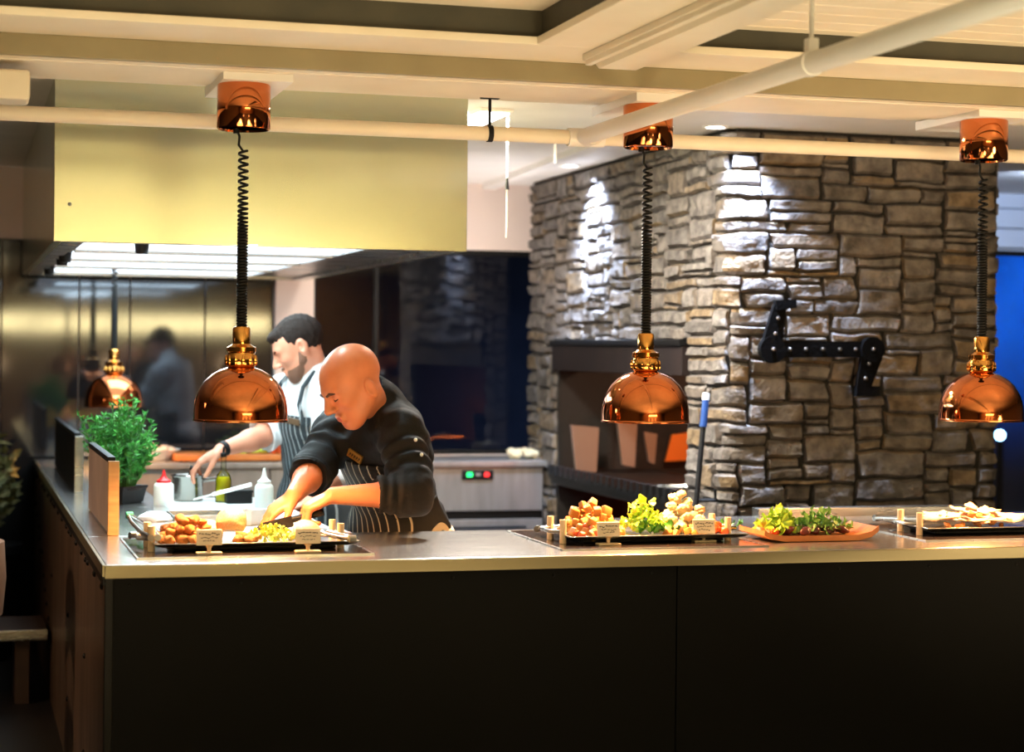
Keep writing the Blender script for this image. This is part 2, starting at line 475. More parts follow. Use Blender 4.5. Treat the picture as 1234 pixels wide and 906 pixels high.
for (a, b, c, d) in stones:
    g = rs.uniform(.0015, .0035); a += g; b -= g; c += g*.7; d -= g*.7
    w, h = b-a, d-c
    if c < .55 and h > 0: nx, nz = 4, 3
    else: nx, nz = max(6, int(w/.018)), max(5, int(h/.012))
    D = rs.uniform(.012, .026); sx, sz = rs.uniform(-.008, .008), rs.uniform(-.008, .008)
    cut = [rs.choice([0, 0, 0, .4, 1])*min(.022, w*.12) for _ in range(4)]
    seed = Vector((rs.uniform(0, 50), rs.uniform(0, 50), rs.uniform(0, 50)))
    vs = []
    for j in range(nz+1):
        for i in range(nx+1):
            u, v = i/nx, j/nz
            # keep extra rows close to the rim so that the faces are flat with rounded arrises
            u = .5-.5*math.cos(PI*u) if nx > 5 else u
            x = a+u*w; z = c+v*h
            cl = cut[0]*(1-v)+cut[1]*v*.6; cr = cut[2]*v+cut[3]*(1-v)*.6
            x = a+cl+u*(w-cl-cr)
            n1 = mnoise.noise(seed+Vector((x*22, z*22, 0)))
            gx, gz = x, z
            x += .016*mnoise.noise(Vector((gx*5, gz*9, 7)))+.003*mnoise.noise(seed+Vector((z*40, x*12, 7)))
            z += .013*mnoise.noise(Vector((gx*6, gz*7, 3)))+.004*mnoise.noise(Vector((gx*22, gz*18, 11)))+.0015*mnoise.noise(seed+Vector((x*30, z*12, 3)))
            if z < .05 or z > H_ST-.03: z = gz
            e = min(u*(w-cl-cr), (1-u)*(w-cl-cr), v*h, (1-v)*h)
            k = min(1, e/.006); k = math.sqrt(1-(1-k)**2)
            dd = -.004+(D+.004)*k+k*(.006*abs(mnoise.noise(seed+Vector((x*34, z*60, 2))))-.004*abs(mnoise.noise(seed+Vector((x*14, z*40, 8))))+.007*n1+.005*mnoise.noise(seed+Vector((x*60, z*60, 5)))+sx*(u-.5)+sz*(v-.5))
            p = wrap(x, dd); p.z = z; vs.append(p)
    fs = []
    for j in range(nz):
        for i in range(nx):
            q = j*(nx+1)+i; fs.append((q, q+1, q+nx+2, q+nx+1))
    mb.add(vs, fs)
chim = root('stone_chimney', (3.6, 8.5, 0), 'grey brown stacked stone chimney with an open grill fireplace on its left side', 'chimney')
obj('stonework', mb, M['stone'], chim, smooth=28)
# mortar core: walls with the opening and the firebox inside
mb = MB()
x0, x1, y0, y1 = SX+.004, SX2-.004, SY+.004, SY2
wt = .30
mb.box(x0+wt, x1, y0, y0+wt, 0, 2.42) ; mb.box(x0, x0+wt, y0+.03, OY0, 0, 2.42); mb.box(x0+.03, x0+wt, y0, y0+.03, 0, 2.42)
mb.box(x0, x0+wt, OY1, y1, 0, 2.42); mb.box(x0, x0+wt, OY0, OY1, LZ, 2.42); mb.box(x0, x0+wt, OY0, OY1, 0, OZ0)
mb.box(x1-.2, x1, y0+wt, y1, 0, 2.42); mb.box(x0+wt, x1-.2, y1-.2, y1, 0, 2.42)
obj('mortar_core', mb, M['mortar'], chim, smooth=0)
mb = MB().box(x0+wt, x1-.2, OY0-.1, OY1+.1, OZ0-.06, OZ0).box(x1-.26, x1-.2, OY0-.1, OY1+.1, OZ0, 1.9)
mb.box(x0+wt, x1-.2, OY1+.04, OY1+.1, OZ0, 1.9).box(x0+wt, x1-.2, OY0-.1, OY0-.02, OZ0, 1.9).box(x0+wt, x1-.2, OY0-.1, OY1+.1, 1.9, 1.95)
obj('firebox', mb, M['soot'], chim, smooth=0)
lt = obj('lintel', MB().cbox(SX-.035, SX+.12, OY0-.015, OY1+.015, OZ1, LZ, .006), M['lintel'], chim)
obj('lintel_cap', MB().cbox(SX-.05, SX+.12, OY0-.02, OY1+.02, LZ-.022, LZ+.006, .004), M['blackmetal'], lt)
# grill grate with toothed front bar, hearth shelf and coals
gr = MB()
for i in range(22):
    yy = OY0+.03+(OY1-OY0-.06)*i/21
    gr.cbox(SX-.03, SX+.55, yy-.014, yy+.014, .872, .888, .003)
    gr.prism([(SX-.06, yy-.022, .866), (SX-.06, yy+.022, .866), (SX-.06, yy+.014, .915), (SX-.06, yy-.014, .915)], (.03, 0, 0))
gr.cbox(SX-.05, SX-.02, OY0, OY1, .845, .875, .004).cbox(SX+.53, SX+.56, OY0, OY1, .845, .875, .004)
obj('grill_plate', MB().cbox(SX-.02, SX+.54, OY0+.01, OY1-.01, .862, .880, .002), M['grillplate'], chim)
gr.cbox(SX-.035, SX-.015, OY0, OY1, .815, .85, .004)
obj('grill_grate', gr, M['blackmetal'], chim)
r2 = random.Random(5)
for i in range(60):
    em = MB().ball((SX+r2.uniform(.05, .6), r2.uniform(OY0+.1, OY1-.2), OZ0+.04+r2.uniform(0, .10)), (r2.uniform(.025, .05), r2.uniform(.03, .06), r2.uniform(.02, .04)), 7, 5)
    obj('coal', em, M['charcoal'], chim)
for i in range(40):
    em = MB().ball((SX+r2.uniform(.05, .6), r2.uniform(OY0+.1, OY1-.2), OZ0+.10+r2.uniform(0, .08)), (r2.uniform(.02, .045), r2.uniform(.03, .05), r2.uniform(.02, .03)), 7, 5)
    obj('ember', em, M['ember'], chim, label='glowing red ember')
# plates hanging inside the firebox
for (px0, px1, py0, py1) in ((688, 722, 512, 566), (744, 768, 508, 560), (776, 792, 520, 556)):
    q = [at(1, 9.2, px0+6, py1), at(1, 9.2, px1-3, py1+3), at(1, 9.2, px1, py0+3), at(1, 9.2, px0, py0)]
    obj('fire_plate', MB().prism(q, (0, .02, 0)), M['hotsteel'], chim)
q = [at(1, 9.46, 802, 556), at(1, 9.46, 834, 554), at(1, 9.46, 838, 520), at(1, 9.46, 810, 524)]
obj('reflector_plate', MB().prism(q, (0, .02, 0)), mat('firelit_side_plate', (232, 142, 62), .4, .5), chim)  # the fire's orange glow is put into this plate's colour

# iron crank bracket on the chimney front
BY = 7.166
def P7(px, py): return at(1, BY, px, py)
def bar2(mb, p, q, r0, r1, y0=BY, th=.022):
    p = Vector(p); q = Vector(q); d = (q-p).normalized(); n = Vector((-d.z, 0, d.x))
    poly = [p+n*r0, q+n*r1, q-n*r1, p-n*r0]
    mb.prism([(v.x, y0, v.z) for v in poly], (0, -th, 0))
def disc(mb, c, r, y0, th, n=28):
    mb.prism([(c.x+r*math.cos(2*PI*k/n), y0, c.z+r*math.sin(2*PI*k/n)) for k in range(n)], (0, -th, 0))
cr = root('iron_crank_bracket', P7(985, 470), 'black iron riveted crank bar bolted on the stone chimney front', 'bracket')
a, b = P7(928, 421), P7(1048, 421); up_, ur = P7(937, 368), P7(956, 366); dn, dr = P7(1036, 471), P7(1056, 471)
mb = MB(); bar2(mb, a, b, .033, .033)
obj('crossbar', mb, M['iron'], cr)
mb = MB(); disc(mb, a, .056, BY, .034); obj('hub', mb, M['iron'], cr)
mb = MB(); disc(mb, b, .052, BY, .034); obj('hub', mb, M['iron'], cr)
mb = MB(); bar2(mb, a+Vector((0, 0, .02)), up_, .044, .026, BY-.006); bar2(mb, up_-Vector((.02, 0, 0)), ur, .02, .018, BY-.004, .03)
obj('upper_arm', mb, M['iron'], cr)
mb = MB(); bar2(mb, b-Vector((0, 0, .02)), dn, .048, .03, BY-.006); bar2(mb, dn-Vector((.03, 0, 0)), dr, .022, .02, BY-.004, .03)
obj('lower_arm', mb, M['iron'], cr)
M['rivet'] = mat('worn_rivet', (96, 90, 84), .4, .9)
riv = [a, b]+[a.lerp(b, k) for k in (.17, .33, .5, .67, .83)]+[a.lerp(up_, .35), a.lerp(up_, .7), b.lerp(dn, .35), b.lerp(dn, .7)]
for q in riv:
    obj('rivet', MB().ball((q.x, BY-.036 if q in (a, b) else BY-.027, q.z), (.009, .009, .009), 10, 6), M['rivet'], cr)

# poker with blue handle leaning at the chimney corner
p0, p1 = Vector((2.80, 7.06, 0.0)), at(1, 7.13, 851, 474)
p0 = p1+(at(1, 7.05, 838, 614)-p1)*3.0; p0 = p1+(p0-p1)*(p1.z/(p1.z-p0.z))
pk = root('fire_poker', p0, 'long black fire poker with blue handle leaning beside the fireplace', 'fire poker')
obj('shaft', MB().tube([p0, p0.lerp(p1, .91)], .0115), M['blackmetal'], pk)
obj('grip', MB().tube([p0.lerp(p1, .90), p0.lerp(p1, .982)], .0145), M['bluehandle'], pk)
obj('end_cap', MB().tube([p0.lerp(p1, .98), p1], .015), M['whiteplastic'], pk)
# small iron rail on the chimney corner
rr = root('side_hook_rail', (2.93, 7.3, .80), 'small black iron hook rail low at the chimney corner beside the poker', 'rail')
q = [T(842, 603, 7.75), T(862, 603, 7.75), T(862, 590, 7.75)]
obj('rail_bar', MB().tube(q, .008, 8), M['blackmetal'], rr)
obj('stay', MB().tube([q[0], q[0]+Vector((.12, .05, 0))], .007, 8), M['blackmetal'], rr)
# tongs lying on the grate
tg = root('grill_tongs', (SX+.12, 7.85, .90), 'steel grill tongs lying on the black fireplace grate', 'tongs')
for sgn in (-1, 1):
    obj('arm', MB().tube([(SX+.0, 7.98+.01*sgn, .905), (SX+.10, 7.86+.035*sgn, .915), (SX+.30, 7.76+.02*sgn, .91)], .008, 8), M['steel'], tg)
obj('towel_wrap', MB().ball((SX+.16, 7.80, .915), (.05, .05, .025)), mat('singed_cloth', (120, 104, 84), .9), tg)

# ================================================================== EXTRACTION HOOD
hd = root('extraction_hood', (1.03, 8.25, 1.86), 'large stainless steel extraction hood over the kitchen line', 'extraction hood')
hx0, hx1, hy0, hy1, hz = .305, 1.755, 6.65, 9.95, 1.86
obj('front_panel', MB().cbox(hx0, hx1, hy0, hy0+.03, hz, 2.42, .003), M['hood'], hd)
obj('back_panel', MB().cbox(hx0, hx1, hy1-.03, hy1, hz, 2.42, .003), M['hood'], hd)
obj('side_panel', MB().cbox(hx0, hx0+.03, hy0+.03, 8.0, hz, 2.42, .003).cbox(hx0, hx0+.03, 8.006, hy1-.03, hz, 2.42, .003), M['hood'], hd)
obj('side_panel', MB().cbox(hx1-.03, hx1, hy0+.03, hy1-.03, hz, 2.42, .003), M['hood'], hd)
mb = MB().box(hx0+.03, hx1-.03, hy0+.03, hy1-.03, 2.02, 2.04)
mb.box(hx0+.03, hx1-.03, hy0+.03, hy0+.10, 1.875, 1.89).box(hx0+.03, hx0+.12, hy0+.1, hy1-.03, 1.875, 1.89).box(hx1-.32, hx1-.03, hy0+.1, hy1-.03, 1.872, 1.89)
obj('canopy_lining', mb, M['steel'], hd)
mb = MB()
mb.cbox(hx0+.03, hx0+.09, hy0+.03, hy1-.03, hz, hz+.02, .003).cbox(hx1-.09, hx1-.03, hy0+.03, hy1-.03, hz, hz+.02, .003)
mb.cbox(hx0+.09, hx1-.09, hy1-.10, hy1-.03, hz, hz+.02, .003)
obj('gutter_lip', mb, M['steel'], hd)
# lit glazed panels between steel ribs
for k in range(4):
    fy = hy0+.10+k*.78
    f = MB().cbox(hx0+.12, hx1-.32, fy, fy+.03, 1.866, 1.892, .003)
    obj('filter_rib', f, M['steel'], hd)
    obj('hood_light', MB().cbox(hx0+.125, hx1-.325, fy+.03, fy+.78, 1.878, 1.89, .002), M['hoodlamp'], hd)
for (kx, ky) in ((.62, 6.86), (.40, 7.72), (.405, 8.05), (.40, 9.1)):
    obj('spray_nozzle', MB().tube([(kx, ky, 1.90), (kx, ky, 1.835)], [.03, .022], 12), M['blackplastic'], hd)
obj('screw', MB().ball(at(1, hy0, 84, 246), .007, 8, 5), M['steel'], hd)

# ================================================================== PIPES, TRACK, CORDS
PZ, PY = 2.195, 5.85
lp = root('conduit_pipe', (1.6, PY, PZ), 'long cream pipe running along the bar just behind the hanging lamps', 'pipe')
obj('pipe_run', MB().tube([(-3.95, PY, PZ), (7.95, PY, PZ)], .0235, 18), M['cream'], lp)
cl = MB(); 
pc = at(1, PY, 590, 163); cl.tube([(pc.x, PY, PZ+.02), (pc.x, PY, 2.315)], .005, 8); cl.tube([(pc.x-.008, PY, PZ), (pc.x+.008, PY, PZ)], .027, 16)
cl.cbox(pc.x-.03, pc.x+.03, PY-.012, PY+.012, 2.305, 2.315, .002)
obj('hanger_clamp', cl, M['blackmetal'], lp)
jx = at(1, PY, 702, 165).x
obj('tee_joint', MB().tube([(jx-.05, PY, PZ), (jx+.07, PY, PZ)], .03, 18).tube([(jx+.01, PY-.02, PZ), (jx+.01, PY-.09, PZ)], .031, 18), M['white'], lp)
b0, b1 = at(2, PZ, 716, 161), at(2, PZ, 1234, -6)
dirn = (b1-b0).normalized(); b0 = b0-dirn*((b0.y-(PY-.03))/dirn.y)*1.0; b2 = b1+dirn*3
bp = root('branch_pipe', b1, 'thick white pipe branching off the cream pipe towards the dining side', 'pipe')
obj('pipe_run', MB().tube([b0, b2], .0265, 18), M['white'], bp)
cp = at(2, PZ, 966, 76)
tt = (cp.y-b0.y)/dirn.y; cp = b0+dirn*tt
mb = MB().tube([cp-dirn*.012, cp+dirn*.012], .031, 18).cbox(cp.x-.014, cp.x+.014, cp.y-.014, cp.y+.014, PZ+.026, PZ+.06, .003)
mb.tube([cp+Vector((0, 0, .05)), Vector((cp.x, cp.y, 2.462))], .006, 8)
mb.cbox(cp.x-.03, cp.x+.03, cp.y-.01, cp.y+.01, 2.424, 2.433, .002)
obj('hanger_clamp', mb, M['white'], bp)

t0, t1 = at(2, 2.39, 727, 175), at(2, 2.39, 566, 237)
tr = root('ceiling_track', t0, 'white lighting track on the kitchen ceiling beside the stone chimney', 'track')
t0 = t0+(t0-t1)*.25; d = (t1-t0).normalized(); s_ = Vector((-d.y, d.x, 0))*.035
obj('rail_body', MB().prism([t0-s_, t0+s_, t0+s_+Vector((0, 0, .032)), t0-s_+Vector((0, 0, .032))], t1-t0), M['white'], tr)
hg = T(669, 180, 8.2)
obj('hanger_rod', MB().tube([(hg.x, hg.y, 2.42), hg-Vector((0, 0, .06))], .007, 8), M['white'], tr)
pcx = at(1, 7.0, 611, 222)
pc_ = root('pull_cord', pcx, 'white pull cord with a small dark toggle hanging beside the hood', 'pull cord')
obj('cord', MB().tube([(pcx.x, pcx.y, 2.42), (pcx.x, pcx.y, at(1, 7.0, 611, 286).z)], .003, 6), M['whiteplastic'], pc_)
obj('toggle', MB().tube([(pcx.x, pcx.y, pcx.z+.025), (pcx.x, pcx.y, pcx.z-.02)], [.004, .009], 10), M['blackplastic'], pc_)
# white box at the upper left under the beam
bx = root('ceiling_mounted_trunking', (0, 5.5, 2.21), 'rounded white trunking end under the beam at the upper left', 'trunking')
bp0 = at(1, 5.50, 36, 123); bp1 = at(1, 5.50, 36, 95)
obj('trunking_body', MB().cbox(-3.9, bp0.x, 5.46, 5.60, bp0.z, at(1, 5.5, 36, 86).z, .012), M['cream'], bx)
# recessed downlights and square panel
def downlight(px, py, label):
    p = at(2, 2.42, px, py)
    d = root('recessed_downlight', (p.x, p.y, 2.42), label, 'downlight', 'recessed ceiling downlights')
    obj('bezel', MB().lathe([(.038, -.001), (.055, -.001), (.052, -.007), (.040, -.007), (.038, -.001)], (p.x, p.y, 2.42), 24, close=False), M['white'], d)
    obj('lens', MB().lathe([(.001, -.003), (.039, -.003), (.039, .02), (.001, .02)], (p.x, p.y, 2.42), 24, close=False), M['panelon'], d)
    return p
dl1 = downlight(687, 199, 'round ceiling downlight above the left face of the chimney')
dl2 = downlight(862, 152, 'round ceiling downlight above the front corner of the chimney')
d3 = root('recessed_downlight', (.95, 6.32, 2.42), 'added ceiling downlight, hidden by the beam, brightening the prep table', 'downlight', 'recessed ceiling downlights')  # added lamp, out of view, brightening prep table and bald cook's head
obj('bezel', MB().lathe([(.038, -.001), (.055, -.001), (.052, -.007), (.040, -.007), (.038, -.001)], (.95, 6.32, 2.42), 24, close=False), M['white'], d3)
obj('lens', MB().lathe([(.001, -.003), (.039, -.003)], (.95, 6.32, 2.42), 24, close=False), M['panelon'], d3)
sq = at(2, 2.42, 578, 138)
sl = root('square_ceiling_light', (sq.x, sq.y, 2.42), 'bright square ceiling light right of the hood', 'ceiling light')
obj('light_frame', MB().cbox(sq.x-.06, sq.x+.075, sq.y-.22, sq.y+.22, 2.405, 2.42, .004), M['white'], sl)
obj('diffuser', MB().cbox(sq.x-.05, sq.x+.062, sq.y-.2, sq.y+.2, 2.400, 2.41, .002), M['panelon'], sl)

# ================================================================== HEAT LAMPS
def heat_lamp(x, y, rim, top, label, board=True):
    r = root('heat_lamp', (x, y, rim), label, 'heat lamp', 'copper heat lamps')
    o = (x, y, rim)
    prof = [(.137, 0), (.137, .022), (.1355, .045), (.131, .068), (.122, .092), (.107, .116), (.086, .136), (.062, .150), (.040, .157), (.031, .160)]
    inner = [(a-.003, b-.002 if b > 0 else 0) for a, b in reversed(prof)]
    sh = MB().lathe(prof, o, 64, close=False); sh.lathe(inner, o, 64, close=False); sh.lathe([(.134, 0), (.137, 0)], o, 64, close=False)
    sh.lathe([(.137, -.001), (.1385, .001), (.1385, .005), (.137, .007)], o, 64, close=False)
    s_ = obj('shade', sh, M['copper'], r, smooth=60)
    obj('bulb', MB().lathe([(.012, .13), (.016, .115), (.030, .090), (.045, .066), (.047, .050), (.038, .036), (.020, .028), (.001, .026)], o, 24), M['bulb'], r, smooth=60)
    nk = MB().lathe([(.026, .155), (.040, .160), (.044, .166), (.044, .190), (.040, .196), (.040, .200), (.043, .203), (.043, .216), (.030, .222), (.026, .226), (.026, .270), (.022, .276), (.008, .278)], o, 40)
    for k in range(12):
        g = 2*PI*k/12
        nk.ball((x+.0425*math.cos(g), y+.0425*math.sin(g), rim+.178), (.006, .006, .016), 6, 5)
    obj('socket_collar', nk, M['coppergold'], r, smooth=40)
    # coiled cord, tight below and looser above
    pts = []; z = rim+.272; zt = top-.075; g = 0.
    while z < zt:
        k = (z-rim-.27)/(zt-rim-.27)
        pitch = .0088 if k < .55 else .0088+.0115*min(1, (k-.55)/.25)
        rad = .013
        for i in range(9):
            pts.append((x+rad*math.cos(g), y+rad*math.sin(g), z)); g += 2*PI/9; z += pitch/9
    lx = pts[-1]
    pts += [(lx[0]*.5+x*.5-.006, y, zt+.012), (x-.014, y, zt+.03), (x-.012, y, zt+.055), (x-.022, y, top+.004)]
    cd = obj('coiled_cord', MB().tube(pts, .0042, 6), M['blackplastic'], r, smooth=80)
    obj('cord_grip', MB().tube([(x-.022, y, top-.012), (x-.022, y, top+.002)], .009, 10), M['blackplastic'], cd)
    if board:
        obj('canopy', MB().lathe([(.070, .006), (.0745, .0), (.078, .004), (.078, .128), (.075, .132), (.001, .132)], (x, y, top), 48).lathe([(.001, .006), (.07, .006)], (x, y, top), 48, close=False), M['copper'], r, smooth=50)
        mbd = MB().cbox(x-.075, x+.13, 5.50, 5.93, top+.132, top+.162, .003)
        obj('mounting_board', mbd, M['white'], r)
    return r
LY = 5.6
L1 = heat_lamp(.797, LY, 1.292, 2.146, 'copper dome heat lamp hanging above the leftmost food tray, in front of the cooks')
L2 = dup(L1, (2.058, LY, 1.288), 'copper dome heat lamp hanging in front of the fireplace, second of the row')
L3 = dup(L1, (3.232, LY, 1.292), 'copper dome heat lamp hanging at the right end by the chimney edge')
LF = heat_lamp(.72, 9.37, 1.214, 1.955, 'small far copper heat lamp hanging behind the green herb plant', board=False)
obj('ceiling_cup', MB().lathe([(.03, .0), (.035, .01), (.035, .06), (.001, .06)], (.72, 9.37, 1.955), 24), M['copper'], LF)

# ================================================================== BAR COUNTER
CF, CB, CT = 5.225, 6.0, .92
X0, X1 = .385, 5.2
bc = root('bar_counter', (2.8, 5.6, 0), 'long black bar counter with stainless steel worktop and food under lamps', 'counter')
wt_ = MB().cbox(X0, X1, CF, CB, .885, CT, .004)
wt_.cbox(2.05, X1, CB-.002, 6.36, .885, CT, .004)
wk = obj('worktop', wt_, M['worktop'], bc)
obj('front_edge', MB().cbox(X0-.002, X1, CF-.006, CF+.004, .882, .9185, .003), M['edge'], bc)
mb = MB(); xs = [X0+.006, at(1, 5.24, 815, 750).x, 5.18]
for a, b in zip(xs[:-1], xs[1:]):
    obj('front_panel', MB().cbox(a+.0015, b-.0015, CF+.012, CF+.03, .0, .885, .002), M['black'], bc)
obj('carcass', MB().box(X0+.02, X1, CF+.03, CB-.02, 0, .885).box(2.07, X1, CB-.02, 6.34, 0, .885), M['black'], bc)
obj('end_trim', MB().cbox(X0, X0+.022, CF+.006, CF+.04, 0, .885, .003), M['blackmetal'], bc)
for i in range(16):
    obj('bolt', MB().ball((.45+i*.3, CF+.011, .862), (.005, .004, .005), 8, 5), M['blackmetal'], bc)
# ceramic hot plates let into the worktop
for (a, b, c, d) in ((.483, 1.14, 5.345, 5.90), (1.715, 2.36, 5.345, 5.93), (2.93, 3.62, 5.40, 5.95)):
    hp = obj('hot_plate', MB().cbox(a, b, c, d, CT-.003, CT+.0035, .001), M['ceramic'], bc)
    fr = MB()
    for q in ((a-.006, b+.006, c-.006, c), (a-.006, b+.006, d, d+.006), (a-.006, a, c, d), (b, b+.006, c, d)):
        fr.box(q[0], q[1], q[2], q[3], CT-.003, CT+.0045)
    obj('hot_plate_rim', fr, M['steel'], hp)
# back ledge
obj('back_ledge', MB().cbox(2.75, 3.6, 6.30, 6.36, CT-.002, CT+.03, .003), M['steel'], bc)

# side counter running back on the left
sc = root('side_counter', (.55, 8.1, 0), 'side counter with bolted metal panels running back into the kitchen', 'counter')
obj('worktop', MB().cbox(X0, .74, CB+.004, 10.12, .885, CT, .004), M['worktop'], sc)
obj('edge_strip', MB().cbox(X0-.008, X0+.004, CF+.01, 10.12, .886, CT-.002, .002), M['edge'], sc)
obj('under_lip', MB().cbox(X0-.006, X0+.01, CF+.02, 10.12, .862, .886, .002), M['blackmetal'], sc)
ys = [CF+.045, 6.12, 7.05, 8.28, 9.2, 10.12]
for a, b in zip(ys[:-1], ys[1:]):
    obj('side_panel', MB().cbox(X0+.004, X0+.02, a+.002, b-.002, 0, .862, .002), M['panelbrown'], sc)
obj('carcass', MB().box(X0+.02, .72, CB+.01, 10.1, 0, .885), M['black'], sc)
bl = MB()
for yy in ys[1:-1]:
    for k in range(3): bl.ball((X0+.002, yy-.03, .84-.3*k), (.006, .009, .009), 8, 5)
for k in range(17): bl.ball((X0+.002, CF+.15+k*.3, .845), (.007, .011, .011), 8, 5)
obj('bolts', bl, M['blackmetal'], sc)
for k in range(11):
    obj('rivet', MB().ball((X0+.002, 10.0-k*.165, .70-.042*k), (.006, .012, .012), 8, 5), M['blackmetal'], sc)
# screens standing on the side counter
def screen(y0, y1, z1, label):
    r = root('counter_screen', (.47, (y0+y1)/2, CT), label, 'screen', 'screens on the side counter')
    obj('board', MB().cbox(.452, .470, y0+.03, y1, CT+.006, z1-.004, .002), M['greywood'], r)
    obj('front_post', MB().cbox(.450, .484, y0, y0+.03, CT, z1, .002), M['wood'], r)
    obj('top_rail', MB().cbox(.450, .474, y0+.03, y1, z1-.006, z1+.012, .003), M['blackmetal'], r)
    return r
screen(6.03, 6.98, 1.150, 'pale upright screen board with wooden front post on the near end of the side counter')
s2 = screen(7.80, 9.50, 1.145, 'dark upright screen board on the side counter, behind the herb plant')
for ch in s2.children:
    if ch.name.startswith('board'): ch.data.materials[0] = M['black']
    if ch.name.startswith('front_post'): ch.data.materials[0] = M['steel']

# prep table on the kitchen side
pt = root('prep_table', (.98, 6.8, 0), 'white topped prep table behind the counter with bottles and pot', 'table')
obj('table_top', MB().cbox(.744, 1.21, 6.02, 7.66, .88, .905, .004), M['whiteplastic'], pt)
for (a, b) in ((.77, 6.05), (1.16, 6.05), (.77, 7.60), (1.16, 7.60)):
    obj('leg', MB().cbox(a-.02, a+.02, b-.02, b+.02, 0, .88, .003), M['steel'], pt)
obj('lower_shelf', MB().cbox(.76, 1.19, 6.05, 7.62, .25, .27, .003), M['steel'], pt)

# back bench along the windows
bb = root('back_bench', (1.4, 9.9, 0), 'stainless steel back bench with drawers and control panel under the dark window', 'bench')
obj('worktop', MB().cbox(.76, 2.985, 9.60, 10.14, .895, .925, .004), M['benchsteel'], bb)
xs = [.78, 1.52, 2.26, 2.97]
for a, b in zip(xs[:-1], xs[1:]):
    obj('fascia', MB().cbox(a+.003, b-.003, 9.62, 9.64, .665, .895, .003), M['benchsteel'], bb)
    for z0, z1 in ((.36, .62), (.10, .35)):
        dr = obj('drawer', MB().cbox(a+.003, b-.003, 9.62, 9.64, z0, z1, .003), M['benchsteel'], bb)
        obj('drawer_handle', MB().tube([(a+.1, 9.60, z1-.04), (b-.1, 9.60, z1-.04)], .008, 8).tube([(a+.12, 9.60, z1-.04), (a+.12, 9.625, z1-.04)], .006, 8).tube([(b-.12, 9.60, z1-.04), (b-.12, 9.625, z1-.04)], .006, 8), M['blackmetal'], dr)
obj('carcass', MB().box(.78, 2.97, 9.64, 10.12, .08, .895), M['blackmetal'], bb)
pc = at(1, 9.61, 576, 572)
cpn = obj('control_panel', MB().cbox(pc.x-.085, pc.x+.085, 9.608, 9.622, pc.z-.024, pc.z+.024, .004), M['blackplastic'], bb)
obj('green_indicator', MB().cbox(pc.x-.06, pc.x-.03, 9.604, 9.610, pc.z-.01, pc.z+.012, .002), M['greenled'], cpn)
obj('display', MB().cbox(pc.x-.012, pc.x+.014, 9.604, 9.610, pc.z-.008, pc.z+.010, .002), M['benchsteel'], cpn)
obj('red_indicator', MB().cbox(pc.x+.035, pc.x+.06, 9.604, 9.610, pc.z-.010, pc.z+.012, .002), M['redled'], cpn)

# ================================================================== FOOD
def tray(x0, x1, y0, y1, label):
    r = root('serving_tray', ((x0+x1)/2, (y0+y1)/2, CT), label, 'tray', 'serving trays on the hot plates')
    b = CT+.004
    obj('base_block', MB().cbox(x0+.06, x1-.06, y0+.06, y1-.06, b, b+.012, .004), M['blackmetal'], r)
    # pan with a flared rim
    def ring(e, z): return [(x0+e, y0+e, z), (x1-e, y0+e, z), (x1-e, y1-e, z), (x0+e, y1-e, z)]
    rows = [ring(.03, b+.012), ring(.010, b+.018), ring(0, b+.024), ring(-.001, b+.027), ring(.008, b+.0265), ring(.03, b+.016)]
    mb = MB(); vs = [p for rr_ in rows for p in rr_]
    fs = []
    for i in range(len(rows)-1):
        for k in range(4): fs.append((i*4+k, i*4+(k+1) % 4, i*4+4+(k+1) % 4, i*4+4+k))
    fs.append((3, 2, 1, 0)); e = (len(rows)-1)*4; fs.append((e, e+1, e+2, e+3))
    mb.add(vs, fs)
    obj('pan', mb, M['steel'], r, bevel=.002)
    ym = (y0+y1)/2-.03
    for sx, xx in ((-1, x0-.002), (1, x1-.045)):
        h = obj('handle_post', MB().tube([(xx, ym-.065, b), (xx, ym-.065, b+.072)], .0105, 16), M['beige'], r)
        obj('handle_post', MB().tube([(xx, ym+.065, b), (xx, ym+.065, b+.072)], .0105, 16), M['beige'], r)
        obj('grip', MB().tube([(xx+sx*.004, ym-.06, b+.036), (xx+sx*.035, ym-.04, b+.036), (xx+sx*.035, ym+.04, b+.036), (xx+sx*.004, ym+.06, b+.036)], .006, 10), M['steel'], r)
    return b+.017
TZ = tray(.535, 1.125, 5.44, 5.76, 'steel serving tray with pale domes and greens, leftmost, in front of the bald cook')
tray(1.765, 2.345, 5.44, 5.76, 'steel serving tray heaped with potatoes, lettuce and cauliflower, in front of the fireplace')
tray(2.99, 3.56, 5.50, 5.80, 'steel serving tray of pale sliced meat at the right end of the counter')

